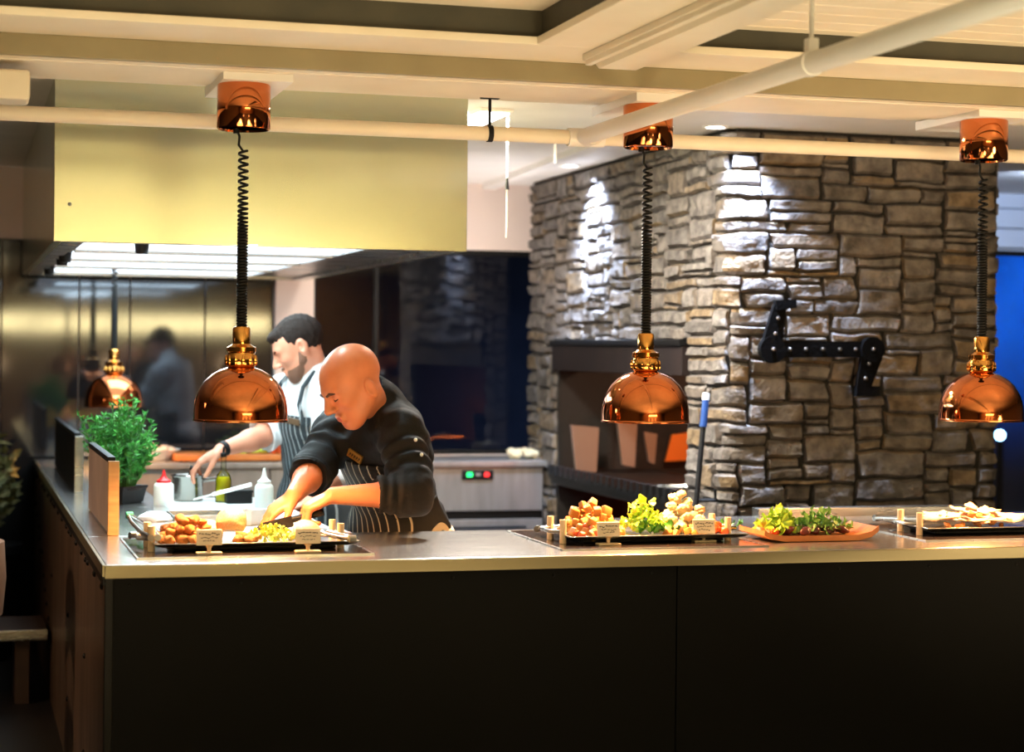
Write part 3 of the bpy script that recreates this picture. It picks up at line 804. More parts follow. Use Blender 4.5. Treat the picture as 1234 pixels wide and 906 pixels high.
def blob_mesh(kind, seed):
    r = random.Random(seed); mb = MB()
    if kind == 'chunk':
        bm = bmesh.new(); bmesh.ops.create_icosphere(bm, subdivisions=3, radius=1)
        s0 = Vector((r.uniform(0, 99), 0, 0)); sc_ = (r.uniform(.8, 1.25), r.uniform(.7, 1), r.uniform(.6, .9))
        for v in bm.verts:
            n = 1+.28*mnoise.noise(v.co*1.4+s0)+.16*mnoise.noise(v.co*4+s0)
            v.co = Vector((v.co.x*n*sc_[0], v.co.y*n*sc_[1], v.co.z*n*sc_[2]))
        mb.bm(bm)
    elif kind == 'cube':
        bm = bmesh.new(); bmesh.ops.create_cube(bm, size=1.7)
        for v in bm.verts: v.co += Vector((r.uniform(-.22, .22), r.uniform(-.22, .22), r.uniform(-.22, .22)))
        bmesh.ops.bevel(bm, geom=bm.edges[:], offset=.28, segments=3, affect='EDGES', profile=.5)
        mb.bm(bm)
    elif kind == 'dome':
        bm = bmesh.new(); bmesh.ops.create_icosphere(bm, subdivisions=4, radius=1)
        s0 = Vector((r.uniform(0, 99), 3, 0))
        for v in bm.verts:
            n = 1+.10*mnoise.noise(v.co*1.5+s0)+.02*mnoise.noise(v.co*7+s0)
            z = v.co.z*n*.72
            v.co = Vector((v.co.x*n, v.co.y*n*.9, max(z, -.38)))
        mb.bm(bm)
    elif kind == 'floret':
        bm = bmesh.new(); bmesh.ops.create_icosphere(bm, subdivisions=4, radius=1)
        s0 = Vector((r.uniform(0, 99), 0, 5))
        for v in bm.verts:
            d = mnoise.voronoi(v.co*2.6+s0)[0][0]
            n = 1.12-.42*d+.05*mnoise.noise(v.co*9+s0)
            z = v.co.z*n
            k = 1 if z > -.2 else max(.35, 1-(-.2-z)*1.1)
            v.co = Vector((v.co.x*n*k, v.co.y*n*k, z*.85))
        mb.bm(bm)
    elif kind == 'leaf':
        # ruffled cupped leaf with thickness
        n1, n2 = 14, 9; vs = []; ph = r.uniform(0, 6)
        for side in (0, 1):
            for j in range(n2+1):
                for i in range(n1+1):
                    a = -1.1+2.2*i/n1; rr_ = j/n2
                    w = 1.15*rr_
                    x = math.sin(a)*w; y = math.cos(a)*w
                    z = .35*rr_**2+.22*rr_**2*math.sin(a*7+ph)+.12*rr_**3*math.sin(a*17+ph*2)+.10*mnoise.noise(Vector((x*2, y*2, ph)))
                    ed = 1 if 0 < i < n1 and j < n2 else 0
                    vs.append((x, y-.45, z-(.05*side if ed else .0)))
        m_ = (n1+1)*(n2+1); fs = []
        for j in range(n2):
            for i in range(n1):
                q = j*(n1+1)+i; fs.append((q, q+1, q+n1+2, q+n1+1)); q += m_; fs.append((q, q+n1+1, q+n1+2, q+1))
        mb.add(vs, fs)
    elif kind == 'slice':
        n1 = 18; vs = []; ph = r.uniform(0, 6)
        for side in (0, 1):
            vs.append((0, 0, .12*(1-side)+.05))
            for rr_ in (.5, 1.):
                for i in range(n1):
                    g = 2*PI*i/n1; k = rr_*(1+.16*math.sin(2*g+ph)+.10*math.sin(5*g+ph*2))
                    x, y = math.cos(g)*k, math.sin(g)*k*.65
                    vs.append((x, y, .22*x*x-.12*y+.10*math.sin(x*3+ph)+(.12 if side == 0 and rr_ < 1 else 0)+(.03 if side == 0 else -.03)))
        m_ = 1+2*n1; fs = []
        for s in (0, 1):
            o = s*m_
            for i in range(n1):
                j = (i+1) % n1
                t1 = (o, o+1+i, o+1+j); t2 = (o+1+i, o+1+n1+i, o+1+n1+j, o+1+j)
                fs += [t1, t2] if s == 0 else [t1[::-1], t2[::-1]]
        for i in range(n1):
            j = (i+1) % n1; fs.append((1+n1+i, m_+1+n1+i, m_+1+n1+j, 1+n1+j))
        mb.add(vs, fs)
    elif kind == 'strip':
        pts = [(-1, 0, 0), (-.4, .15, .12), (.3, -.1, .18), (1, .1, .02)]
        mb.tube(pts, [.12, .24, .26, .14], 8)
    return mb

VAR = {}
def variants(kind, n=4):
    if kind not in VAR:
        VAR[kind] = []
        for i in range(n):
            mb = blob_mesh(kind, 11*i+3)
            me = bpy.data.meshes.new(kind+'_shape'); me.from_pydata([tuple(v) for v in mb.v], [], mb.f)
            me.polygons.foreach_set('use_smooth', [True]*len(me.polygons))
            VAR[kind].append(me)
    return VAR[kind]
MESHC = {}
def food(name, kind, m, loc, size, label, group, rnd, tilt=.5, scale=(1, 1, 1), rot=None):
    key = (kind, m.name); 
    if key not in MESHC:
        MESHC[key] = []
        for me in variants(kind):
            q = me.copy(); q.materials.append(m); q.name = name; MESHC[key].append(q)
    o = bpy.data.objects.new(name, rnd.choice(MESHC[key])); C.objects.link(o)
    o.location = loc; o.rotation_euler = rot or (rnd.uniform(-tilt, tilt), rnd.uniform(-tilt, tilt), rnd.uniform(0, 6.28))
    o.scale = (size*scale[0], size*scale[1], size*scale[2])
    return tag(o, label, name.replace('_', ' '), group)

def heap(name, kind, m, c, rx, ry, h, n, size, label, group, seed, base=None, tilt=.6, mind=.85, svar=.2, scale=(1, 1, 1), lift=.75):
    rnd = random.Random(seed); base = TZ if base is None else base; placed = []
    tries = 0
    while len(placed) < n and tries < 6000:
        tries += 1
        g = rnd.uniform(0, 6.28); q = math.sqrt(rnd.random())
        ux, uy = math.cos(g)*q, math.sin(g)*q
        s = size*rnd.uniform(1-svar, 1+svar)
        zs = rnd.random()
        top = h*max(0, 1-q*q)
        z = base+s*lift*scale[2]+max(0, top-s)*zs
        p = Vector((c[0]+ux*rx, c[1]+uy*ry, z))
        if all((p-a).length > mind*(s+b) for a, b in placed):
            placed.append((p, s))
            food(name, kind, m, p, s, label, group, rnd, tilt, scale)
    return placed

# left tray
heap('fried_chicken_piece', 'chunk', M['chicken'], (.645, 5.60), .095, .12, .075, 58, .0155, 'golden fried piece in the heap at the left end of the leftmost tray', 'fried pieces on the leftmost tray', 1)
rnd = random.Random(4)
food('baked_dome', 'dome', M['bun'], (.775, 5.62, TZ+.052), .047, 'large pale dome with orange patch standing highest on the leftmost tray', None, rnd, rot=(-.15, .1, .4), scale=(1, 1, 1.45))
food('baked_dome', 'dome', M['bun'], (.725, 5.70, TZ+.022), .042, 'pale yellow dome half hidden behind the fried pieces on the leftmost tray', None, rnd, rot=(.1, -.2, 2.0))
food('baked_dome', 'dome', M['bun'], (.995, 5.60, TZ+.026), .050, 'flat pale dome with golden crust at the right end of the leftmost tray', None, rnd, rot=(.1, .1, 1.2), scale=(1.15, .9, .85))
heap('green_salad_piece', 'leaf', M['palegreen'], (.885, 5.57), .080, .09, .055, 85, .0135, 'pale green salad piece in the middle of the leftmost tray', 'pale green salad pieces on the leftmost tray', 5, tilt=1.2, mind=.5)
heap('fried_chicken_piece', 'chunk', M['chicken'], (.80, 5.52), .03, .03, .04, 4, .02, 'small browned piece below the pale dome on the leftmost tray', 'small browned pieces below the dome', 7)
heap('meat_slice', 'slice', M['meat'], (1.03, 5.53), .035, .045, .03, 7, .024, 'pale pink slice at the right end of the leftmost tray', 'pink slices on the leftmost tray', 8, tilt=.3, mind=.5)
# middle tray
heap('roast_potato', 'cube', M['potato'], (1.885, 5.60), .095, .12, .10, 66, .0142, 'golden roast potato cube in the heap at the left of the middle tray', 'roast potato cubes on the middle tray', 11)
heap('orange_vegetable_piece', 'chunk', M['carrot'], (1.87, 5.53), .07, .05, .05, 8, .013, 'orange vegetable piece among the potatoes on the middle tray', 'orange pieces among the potatoes', 12)
heap('lettuce_leaf', 'leaf', M['lettuce'], (2.055, 5.60), .070, .085, .125, 60, .024, 'bright yellow green frilly lettuce leaf in the tall heap on the middle tray', 'lettuce leaves on the middle tray', 13, tilt=1.1, mind=.42)
heap('dark_green_leaf', 'leaf', M['darkleaf'], (2.075, 5.52), .06, .035, .04, 9, .026, 'dark green leaf at the foot of the lettuce on the middle tray', 'dark leaves on the middle tray', 14, tilt=1., mind=.5)
heap('cauliflower_floret', 'floret', M['cauli'], (2.190, 5.61), .085, .10, .125, 36, .0215, 'creamy white cauliflower floret in the heap at the right of the middle tray', 'cauliflower florets on the middle tray', 15, tilt=.5)
heap('orange_vegetable_piece', 'chunk', M['carrot'], (2.275, 5.55), .03, .06, .05, 7, .018, 'orange vegetable piece at the right end of the middle tray', 'orange pieces at the right end of the middle tray', 16)
heap('roast_potato', 'cube', M['potato'], (2.165, 5.51), .07, .03, .035, 12, .012, 'small golden cube in front of the cauliflower on the middle tray', 'small cubes in front of the cauliflower', 17)
# plank of salad
pb = root('salad_board', (2.58, 5.55, CT), 'orange wooden board of salad leaves between the middle and right trays', 'serving board')
def sweep_board():
    secs = [(2.40, .030), (2.42, .018), (2.47, .010), (2.62, .010), (2.72, .010), (2.765, .020), (2.79, .038)]
    mb = MB(); vs = []; fs = []
    for x, z in secs:
        for (yy, dz) in ((5.45, .004), (5.47, 0), (5.63, 0), (5.65, .004)):
            vs.append((x, yy, CT+.006+z+dz))
        for (yy, dz) in ((5.65, -.014), (5.45, -.014)):
            vs.append((x, yy, CT+.006+z+dz))
    n = 6
    for i in range(len(secs)-1):
        for k in range(n): fs.append((i*n+k, i*n+n+k, i*n+n+(k+1) % n, i*n+(k+1) % n))
    fs += [tuple(range(n)), tuple(reversed(range((len(secs)-1)*n, len(secs)*n)))]
    mb.add(vs, [f[::-1] for f in fs]); return mb
obj('board', sweep_board(), M['orangewood'], pb, smooth=40)
obj('foot', MB().cbox(2.50, 2.70, 5.48, 5.62, CT, CT+.008, .002), M['darkwood'], pb)
BZ = CT+.018
heap('dark_red_vegetable_piece', 'chunk', M['beet'], (2.58, 5.55), .14, .07, .028, 22, .016, 'dark red vegetable piece under the salad leaves on the wooden board', 'dark pieces under the salad', 21, base=BZ)
heap('salad_leaf', 'leaf', M['lettuce'], (2.485, 5.55), .06, .06, .085, 40, .025, 'frilly pale green salad leaf at the left of the wooden board', 'frilly leaves on the wooden board', 22, base=BZ, tilt=1.2, mind=.42)
heap('rocket_leaf', 'leaf', mat('rocket_leaf', (130, 176, 96), .5, col2=(84, 140, 56), nscale=30), (2.625, 5.55), .12, .06, .075, 80, .019, 'small green herb leaf heaped on the middle of the wooden board', 'herb leaves on the wooden board', 23, base=BZ, tilt=1.2, mind=.45)
heap('orange_vegetable_piece', 'chunk', M['carrot'], (2.43, 5.50), .03, .03, .02, 4, .014, 'orange vegetable piece at the left tip of the wooden board', 'orange pieces on the wooden board', 24, base=BZ)
# right tray
heap('meat_slice', 'slice', M['meat'], (3.23, 5.64), .17, .10, .075, 60, .036, 'pale slice of cooked meat in the heap on the right tray', 'meat slices on the right tray', 31, tilt=.22, mind=.36)
heap('browned_scrap', 'chunk', M['chicken'], (3.20, 5.56), .15, .05, .05, 10, .011, 'small browned scrap among the pale slices on the right tray', 'browned scraps on the right tray', 32)
# small garnish bowl seen at the left end of the board
heap('dark_green_leaf', 'leaf', M['darkleaf'], (2.46, 5.86), .03, .03, .03, 4, .022, 'dark green leaf lying behind the wooden salad board', 'stray leaves behind the board', 33, base=CT, tilt=.4)

# ------------------------------------------------------------------ card holders
def card(x, y, label, seed, w=.072, h=.042):
    r = root('menu_card_stand', (x, y, CT), label, 'card stand', 'menu card stands')
    obj('foot', MB().cbox(x-.036, x+.036, y-.018, y+.018, CT+.0035, CT+.0095, .002), M['beige'], r)
    obj('stem', MB().lathe([(.006, .0095), (.0055, .02), (.013, .030), (.001, .031)], (x, y, CT), 14), M['beige'], r)
    c = MB().obox((x, y, CT+.030+h/2), (w/2, 0, 0), (0, .0014, .001), (0, .004, h/2))
    cd = obj('card', c, M['card'], r)
    rr_ = random.Random(seed); wr = MB()
    for ln, (zz, wd) in enumerate(((.030, .8), (.020, .66), (.011, .5))):
        xx = -w/2*wd
        while xx < w/2*wd:
            l = rr_.uniform(.004, .010); 
            p = Vector((x+xx, y-.0022+zz*.18-.0042, CT+.030+zz)); q = Vector((min(xx+l, w/2*wd)+x, p.y, p.z+rr_.uniform(-.0015, .0015)))
            m_ = (p+q)/2+Vector((0, 0, rr_.uniform(-.004, .004)))
            wr.tube([p, m_, q], .0009 if ln else .0013, 5); xx += l+rr_.uniform(.001, .004)
    obj('handwriting', wr, M['ink'], cd)
    return r
c1 = at(2, CT, 252, 669); c2 = at(2, CT, 371, 667); c3 = at(2, CT, 733, 658); c4 = at(2, CT, 848, 654)
card(c1.x, c1.y, 'small dark lettered menu card stand in front of the tall pale dome', 1)
card(c2.x, c2.y, 'small menu card stand in front of the flat pale dome on the leftmost tray', 2)
card(c3.x, c3.y, 'small menu card stand in front of the roast potatoes', 3)
card(c4.x, c4.y, 'small menu card stand in front of the cauliflower', 4)

# serving tongs resting on the tray ends
def tongs(a, b, label, m2):
    a = Vector(a); b = Vector(b); r = root('serving_tongs', a, label, 'tongs', 'serving tongs on the counter')
    s = (b-a).cross(UP).normalized()
    for k in (-1, 1):
        obj('arm', MB().tube([a+s*.004*k, a.lerp(b, .3)+s*.016*k, a.lerp(b, .75)+s*.020*k, b+s*.010*k], [.006, .006, .006, .010], 8), M['steel'], r)
    obj('spring_end', MB().tube([a-s*.01, a+s*.01], .011, 10), m2, r)
    return r
tongs(at(2, 1.0, 156, 621), at(2, .965, 186, 648), 'steel tongs with teal end leaning on the left end of the leftmost tray', M['teal'])
tongs(at(2, .945, 160, 645), at(2, .96, 196, 644), 'steel tongs lying flat at the left end of the leftmost tray', M['steel'])
tongs(at(2, .965, 424, 649), at(2, .965, 392, 642), 'steel tongs at the right end of the leftmost tray', M['steel'])
tongs(at(2, .94, 648, 637), at(2, .955, 690, 633), 'steel tongs at the left end of the tray in front of the fireplace', M['steel'])
tongs(at(2, .945, 1056, 624), at(2, .955, 1110, 626), 'steel tongs at the left end of the meat tray', M['steel'])

# ------------------------------------------------------------------ bottles, pot, boxes on the prep table
TT = .905
def squeeze(px, py, t, hgt, r0, capm, label):
    p = T(px, py, t); p = at(2, TT, px, py); x, y = p.x, p.y
    r = root('squeeze_bottle', (x, y, TT), label, 'bottle', 'squeeze bottles on the prep table')
    obj('bottle_body', MB().lathe([(r0-.004, 0), (r0, .004), (r0, hgt*.58), (r0-.002, hgt*.63), (r0*.78, hgt*.67)], (x, y, TT), 28), M['squeeze'], r, smooth=50)
    obj('nozzle_cap', MB().lathe([(r0*.72, hgt*.67), (r0*.72, hgt*.73), (r0*.45, hgt*.77), (.0085, hgt*.84), (.004, hgt), (.001, hgt)], (x, y, TT), 24), capm, r, smooth=40)
squeeze(197, 613, 6.9, .145, .037, M['red'], 'white squeeze bottle with a red nozzle cap beside the herb pot')
squeeze(318, 622, 6.6, .172, .034, M['squeeze'], 'white squeeze bottle with a white nozzle beside the bald cook')
p = at(2, TT, 269, 605)
ob = root('oil_bottle', (p.x, p.y, TT), 'slim glass bottle of yellow oil with a dark pourer', 'bottle')
obj('glass', MB().lathe([(.028, 0), (.031, .004), (.031, .085), (.026, .105), (.011, .122), (.010, .17), (.012, .172), (.012, .178)], (p.x, p.y, TT), 24), M['clear'], ob, smooth=50)
obj('oil', MB().lathe([(.026, .004), (.0285, .006), (.0285, .084), (.022, .100), (.001, .101)], (p.x, p.y, TT), 24), M['oil'], ob, smooth=50)
obj('pourer', MB().lathe([(.012, .176), (.012, .19), (.005, .194), (.004, .215), (.001, .216)], (p.x, p.y, TT), 14), M['blackplastic'], ob)
p = at(2, TT, 226, 603)
po = root('cooking_pot', (p.x, p.y, TT), 'stainless steel cooking pot under the outstretched hand', 'pot')
obj('pot_body', MB().lathe([(.055, 0), (.060, .004), (.060, .092), (.066, .098), (.064, .102), (.056, .096), (.055, .01), (.001, .008)], (p.x, p.y, TT), 36), M['potsteel'], po, smooth=50)
obj('pot_handle', MB().tube([(p.x+.060, p.y-.01, TT+.080), (p.x+.10, p.y-.03, TT+.086), (p.x+.15, p.y-.05, TT+.084)], .008, 10), M['potsteel'], po)
p = at(2, TT, 287, 606)
bxx = root('spice_box', (p.x, p.y, TT), 'small black box beside the oil bottle', 'box')
mb = MB().cbox(p.x-.05, p.x+.05, p.y-.04, p.y+.04, TT, TT+.045, .005)
obj('box_body', mb, M['blackplastic'], bxx)
obj('box_rim', MB().cbox(p.x-.053, p.x+.053, p.y-.043, p.y+.043, TT+.043, TT+.052, .003), M['blackplastic'], bxx)
p = at(2, TT, 303, 632)
wb = root('white_tub', (p.x, p.y, TT), 'white food tub on the prep table in front of the white squeeze bottle', 'tub')
obj('tub_body', MB().lathe([(.05, 0), (.056, .003), (.062, .045), (.066, .046), (.066, .052), (.058, .05), (.053, .008), (.001, .006)], (p.x-.01, p.y, TT), 4), M['whiteplastic'], wb, smooth=20)
sp1, sp2 = T(258, 600, 6.95), T(312, 575, 6.75)
p = at(2, TT, 256, 610)
ws = root('white_spatula', (p.x, p.y, TT), 'white spatula lying across the black box', 'spatula')
obj('spatula_handle', MB().tube([(p.x, p.y, TT+.045), (p.x+.14, p.y-.05, TT+.085)], .007, 8), M['whiteplastic'], ws)
obj('spatula_blade', MB().obox((p.x-.03, p.y+.01, TT+.036), (.035, -.012, .010), (.007, .02, 0), (0, 0, .003)), M['whiteplastic'], ws)
p = at(2, TT, 180, 632)
tw = root('folded_towel', (p.x, p.y, TT), 'crumpled white towel behind the teal tongs', 'towel')
me_ = blob_mesh('chunk', 77); me_.v = [Vector((v.x*.06+p.x+.02, v.y*.10+p.y, max(v.z*.032+TT+.02, TT))) for v in me_.v]
obj('cloth', me_, M['towel'], tw, smooth=60)
# steel insert tray on the table
p0, p1 = at(2, TT, 205, 629), at(2, TT, 285, 629)
ins = root('steel_insert_pan', ((p0.x+p1.x)/2, p0.y, TT), 'shallow steel insert pan on the prep table behind the leftmost tray', 'pan')
mb = MB(); xa_, xb_, ya_, yb_ = p0.x, p1.x, p0.y-.10, p0.y+.12
for (q, zz) in ((0, TT), (0.004, TT)): pass
mb.cbox(xa_, xb_, ya_, ya_+.006, TT, TT+.03, .002).cbox(xa_, xb_, yb_-.006, yb_, TT, TT+.03, .002).cbox(xa_, xa_+.006, ya_, yb_, TT, TT+.03, .002).cbox(xb_-.006, xb_, ya_, yb_, TT, TT+.03, .002).box(xa_, xb_, ya_, yb_, TT+.001, TT+.006)
obj('pan_body', mb, M['steel'], ins)
# chopping board and knife by the cook's hands
b0_ = at(2, .935, 290, 640); 
cbd = root('chopping_board', (.93, 6.0, CT), 'white chopping board under the bald cook\'s hands', 'chopping board')
obj('board', MB().cbox(.80, 1.13, 5.79, 5.99, CT+.0035, CT+.018, .004), M['whiteplastic'], cbd)
obj('board_foot', MB().cbox(.82, .84, 5.81, 5.97, CT, CT+.004, .001), M['blackplastic'], cbd)
obj('board_foot', MB().cbox(1.09, 1.11, 5.81, 5.97, CT, CT+.004, .001), M['blackplastic'], cbd)

# food on the back bench
BBZ = .925
def atb(px, Yv=9.85): return at(1, Yv, px, 550).x
bw = root('white_bowl', (atb(190), 9.84, BBZ), 'white bowl of pale food on the back bench behind the herb plant', 'bowl')
obj('bowl_body', MB().lathe([(.05, 0), (.06, .01), (.11, .055), (.115, .058), (.105, .055), (.05, .012), (.001, .012)], (atb(190), 9.84, BBZ), 28), M['whiteplastic'], bw, smooth=50)
heap('pale_dumpling', 'dome', M['meat'], (atb(190), 9.84), .07, .07, .06, 7, .032, 'pale rounded piece in the white bowl on the back bench', 'pale pieces in the white bowl', 41, base=BBZ+.03)
wbd = root('wooden_board', (atb(265), 9.83, BBZ), 'long wooden board on the back bench behind the outstretched hand', 'board')
obj('board', MB().cbox(atb(206), atb(338), 9.66, 9.98, BBZ+.006, BBZ+.04, .006), M['orangewood'], wbd)
obj('board_foot', MB().cbox(atb(212), atb(222), 9.68, 9.96, BBZ, BBZ+.008, .001), M['darkwood'], wbd)
obj('board_foot', MB().cbox(atb(320), atb(330), 9.68, 9.96, BBZ, BBZ+.008, .001), M['darkwood'], wbd)
heap('green_vegetable_piece', 'chunk', M['palegreen'], (atb(305), 9.82), .09, .09, .07, 22, .027, 'pale green vegetable piece heaped on the wooden board of the back bench', 'greens on the back bench board', 42, base=BBZ+.04)
heap('orange_vegetable_piece', 'chunk', M['carrot'], (atb(332), 9.76), .05, .07, .05, 12, .025, 'orange vegetable piece at the right end of the wooden board on the back bench', 'orange pieces on the back bench', 43, base=BBZ+.04)
heap('cauliflower_floret', 'floret', M['cauli'], (atb(626), 9.80), .075, .07, .06, 8, .032, 'pale floret on the back bench beside the chimney', 'florets on the back bench', 44, base=BBZ)

# ------------------------------------------------------------------ plants
def leaf_quads(mb, p, d, l, w, n, roll):
    d = d.normalized(); s = d.cross(Vector((math.cos(roll), math.sin(roll), .3))).normalized(); u = s.cross(d)
    o = len(mb.v)
    mb.v += [p, p+d*l*.45+s*w+u*l*.06, p+d*l, p+d*l*.45-s*w+u*l*.06, p+d*l*.5-u*l*.05]
    mb.f += [(o, o+1, o+4), (o+1, o+2, o+4), (o+2, o+3, o+4), (o+3, o, o+4)]
def plant(px, label):
    x, y = at(2, CT, 152, 612).x, 7.28
    r = root('potted_herb', (x, y, CT), label, 'plant')
    z = CT
    obj('pot', MB().lathe([(.075, 0), (.082, .004), (.095, .055), (.1, .058), (.1, .066), (.088, .064), (.08, .05), (.001, .05)], (x, y, z), 4), M['blackplastic'], r, smooth=20)
    obj('soil', MB().lathe([(.078, .05), (.08, .056), (.001, .06)], (x, y, z), 20), M['soil'], r)
    rnd = random.Random(2); st = MB(); lf = MB()
    for k in range(74):
        g = rnd.uniform(0, 6.28); q = math.sqrt(rnd.random())
        b = Vector((x+.05*q*math.cos(g), y+.05*q*math.sin(g), z+.055))
        hgt = rnd.uniform(.16, .37)*(1-.25*q*q)
        tip = b+Vector((math.cos(g)*.095*q-.018, math.sin(g)*.10*q, hgt))
        mid = b.lerp(tip, .5)+Vector((rnd.uniform(-.012, .012), rnd.uniform(-.012, .012), .01))
        pts = [b.lerp(mid, i/4) for i in range(4)]+[mid.lerp(tip, i/5) for i in range(6)]
        st.tube(pts, [.0022]*5+[.0016]*5, 5)
        for j in range(2, 10):
            for _ in range(5):
                p = pts[j]+Vector((rnd.uniform(-.004, .004), rnd.uniform(-.004, .004), rnd.uniform(-.012, .012)))
                d = Vector((rnd.uniform(-1, 1), rnd.uniform(-1, 1), rnd.uniform(-.1, 1.1)))
                leaf_quads(lf, p, d, rnd.uniform(.016, .034), rnd.uniform(.003, .006), 0, rnd.uniform(0, 6))
    obj('stems', st, M['stem'], r, smooth=60)
    obj('foliage', lf, M['herb'], r, smooth=0)
plant(140, 'bushy bright green herb plant in a black pot on the side counter')
# yellow garnish jar behind the screens
p = T(102, 556, 7.6)
yj = root('yellow_flower_bunch', (.60, 7.95, CT), 'small bunch of pale yellow blooms between the herb plant and the dark screen', 'flowers')
fl = MB(); rnd = random.Random(9)
stm = MB()
for k in range(26):
    q = Vector((.57+rnd.uniform(-.045, .045), 7.95+rnd.uniform(-.06, .06), CT+rnd.uniform(.07, .19)))
    fl.ball(q, (rnd.uniform(.010, .018),)*3, 8, 6); stm.tube([(.58, 7.95, CT+.04), q], .002, 5)
obj('blooms', fl, mat('yellow_bloom', (240, 210, 90), .5, col2=(224, 170, 60), nscale=30), yj)
obj('stems', stm, M['stem'], yj)
obj('vase', MB().lathe([(.03, 0), (.034, .004), (.03, .05), (.033, .06), (.028, .06), (.026, .01), (.001, .008)], (.58, 7.95, CT), 20), M['steel'], yj)
# dusky shrub at the far left
sx, sy = .22, 9.5
sh = root('potted_shrub', (sx-.12, sy, 0), 'dusky olive shrub in the dark at the far left edge', 'shrub')
rnd = random.Random(12); lf = MB(); st = MB()
for k in range(46):
    g = rnd.uniform(0, 6.28); q = math.sqrt(rnd.random())
    b = Vector((sx-.12, sy, .55)); tip = b+Vector((math.cos(g)*.22*q, math.sin(g)*.25*q, rnd.uniform(.25, .60)*(1-.2*q)))
    st.tube([b, b.lerp(tip, .5)+Vector((0, 0, .06)), tip], .004, 5)
    for j in range(26):
        p = b.lerp(tip, rnd.uniform(.35, 1.))
        leaf_quads(lf, p, Vector((rnd.uniform(-1, 1), rnd.uniform(-1, 1), rnd.uniform(-.3, 1))), rnd.uniform(.05, .09), rnd.uniform(.012, .022), 0, rnd.uniform(0, 6))
obj('foliage', lf, M['shrub'], sh, smooth=0); obj('branches', st, M['darkwood'], sh)
obj('planter', MB().lathe([(.15, 0), (.16, .01), (.2, .5), (.21, .51), (.21, .55), (.18, .54), (.001, .53)], (sx-.12, sy, 0), 28), M['black'], sh)

# dining side: chair edge and low rail
cc = T(4, 705, 6.6)
ch = root('dining_chair', (cc.x-.30, cc.y, 0), 'curved wooden dining chair back just inside the left edge', 'chair')
ox, oy = cc.x-.30, cc.y
bk = MB(); n = 15; secs = []
for i in range(n):
    g = -1.15+2.3*i/(n-1)
    secs.append((math.cos(g)*.26+.02, math.sin(g)*.25))
for (z0, z1) in ((.58, .83),):
    vs = []; fs = []
    for (a, b) in secs:
        nx, ny = a/.3, b/.3
        for (dr, zz) in ((0, z0), (.02, z0), (.032, (z0+z1)/2), (.024, z1), (.004, z1), (.012, (z0+z1)/2)):
            vs.append((ox+a+nx*dr, oy+b+ny*dr, zz))
    for i in range(n-1):
        for k in range(6): fs.append((i*6+k, i*6+(k+1) % 6, i*6+6+(k+1) % 6, i*6+6+k))
    fs += [tuple(range(6)), tuple(reversed(range((n-1)*6, n*6)))]
    bk.add(vs, fs)
obj('backrest', bk, M['chairwood'], ch, smooth=50)
obj('seat', MB().cbox(ox-.22, ox+.2, oy-.21, oy+.21, .43, .47, .015), M['chairwood'], ch)
for (a, b) in ((-.2, -.18), (-.2, .18), (.16, -.18), (.16, .18)):
    obj('leg', MB().tube([(ox+a*1.1, oy+b*1.1, 0), (ox+a, oy+b, .435)], [.014, .018], 10), M['chairwood'], ch)
for b in (-.2, .2):
    obj('back_post', MB().tube([(ox+.15, oy+b*.85, .46), (ox+.17, oy+b*.96, .62)], .013, 10), M['chairwood'], ch)
lb = root('low_bench', (-.4, 8.45, 0), 'low dark bench with a pale metal edge on the dining side at left', 'bench')
obj('bench_top', MB().cbox(-1.2, .37, 8.22, 8.7, .27, .31, .006), M['darkwood'], lb)
obj('metal_edge', MB().cbox(-1.2, .37, 8.205, 8.222, .275, .318, .004), M['steel'], lb)
for xx in (-1.1, .27):
    obj('leg', MB().cbox(xx-.03, xx+.03, 8.26, 8.66, 0, .27, .004), M['darkwood'], lb)

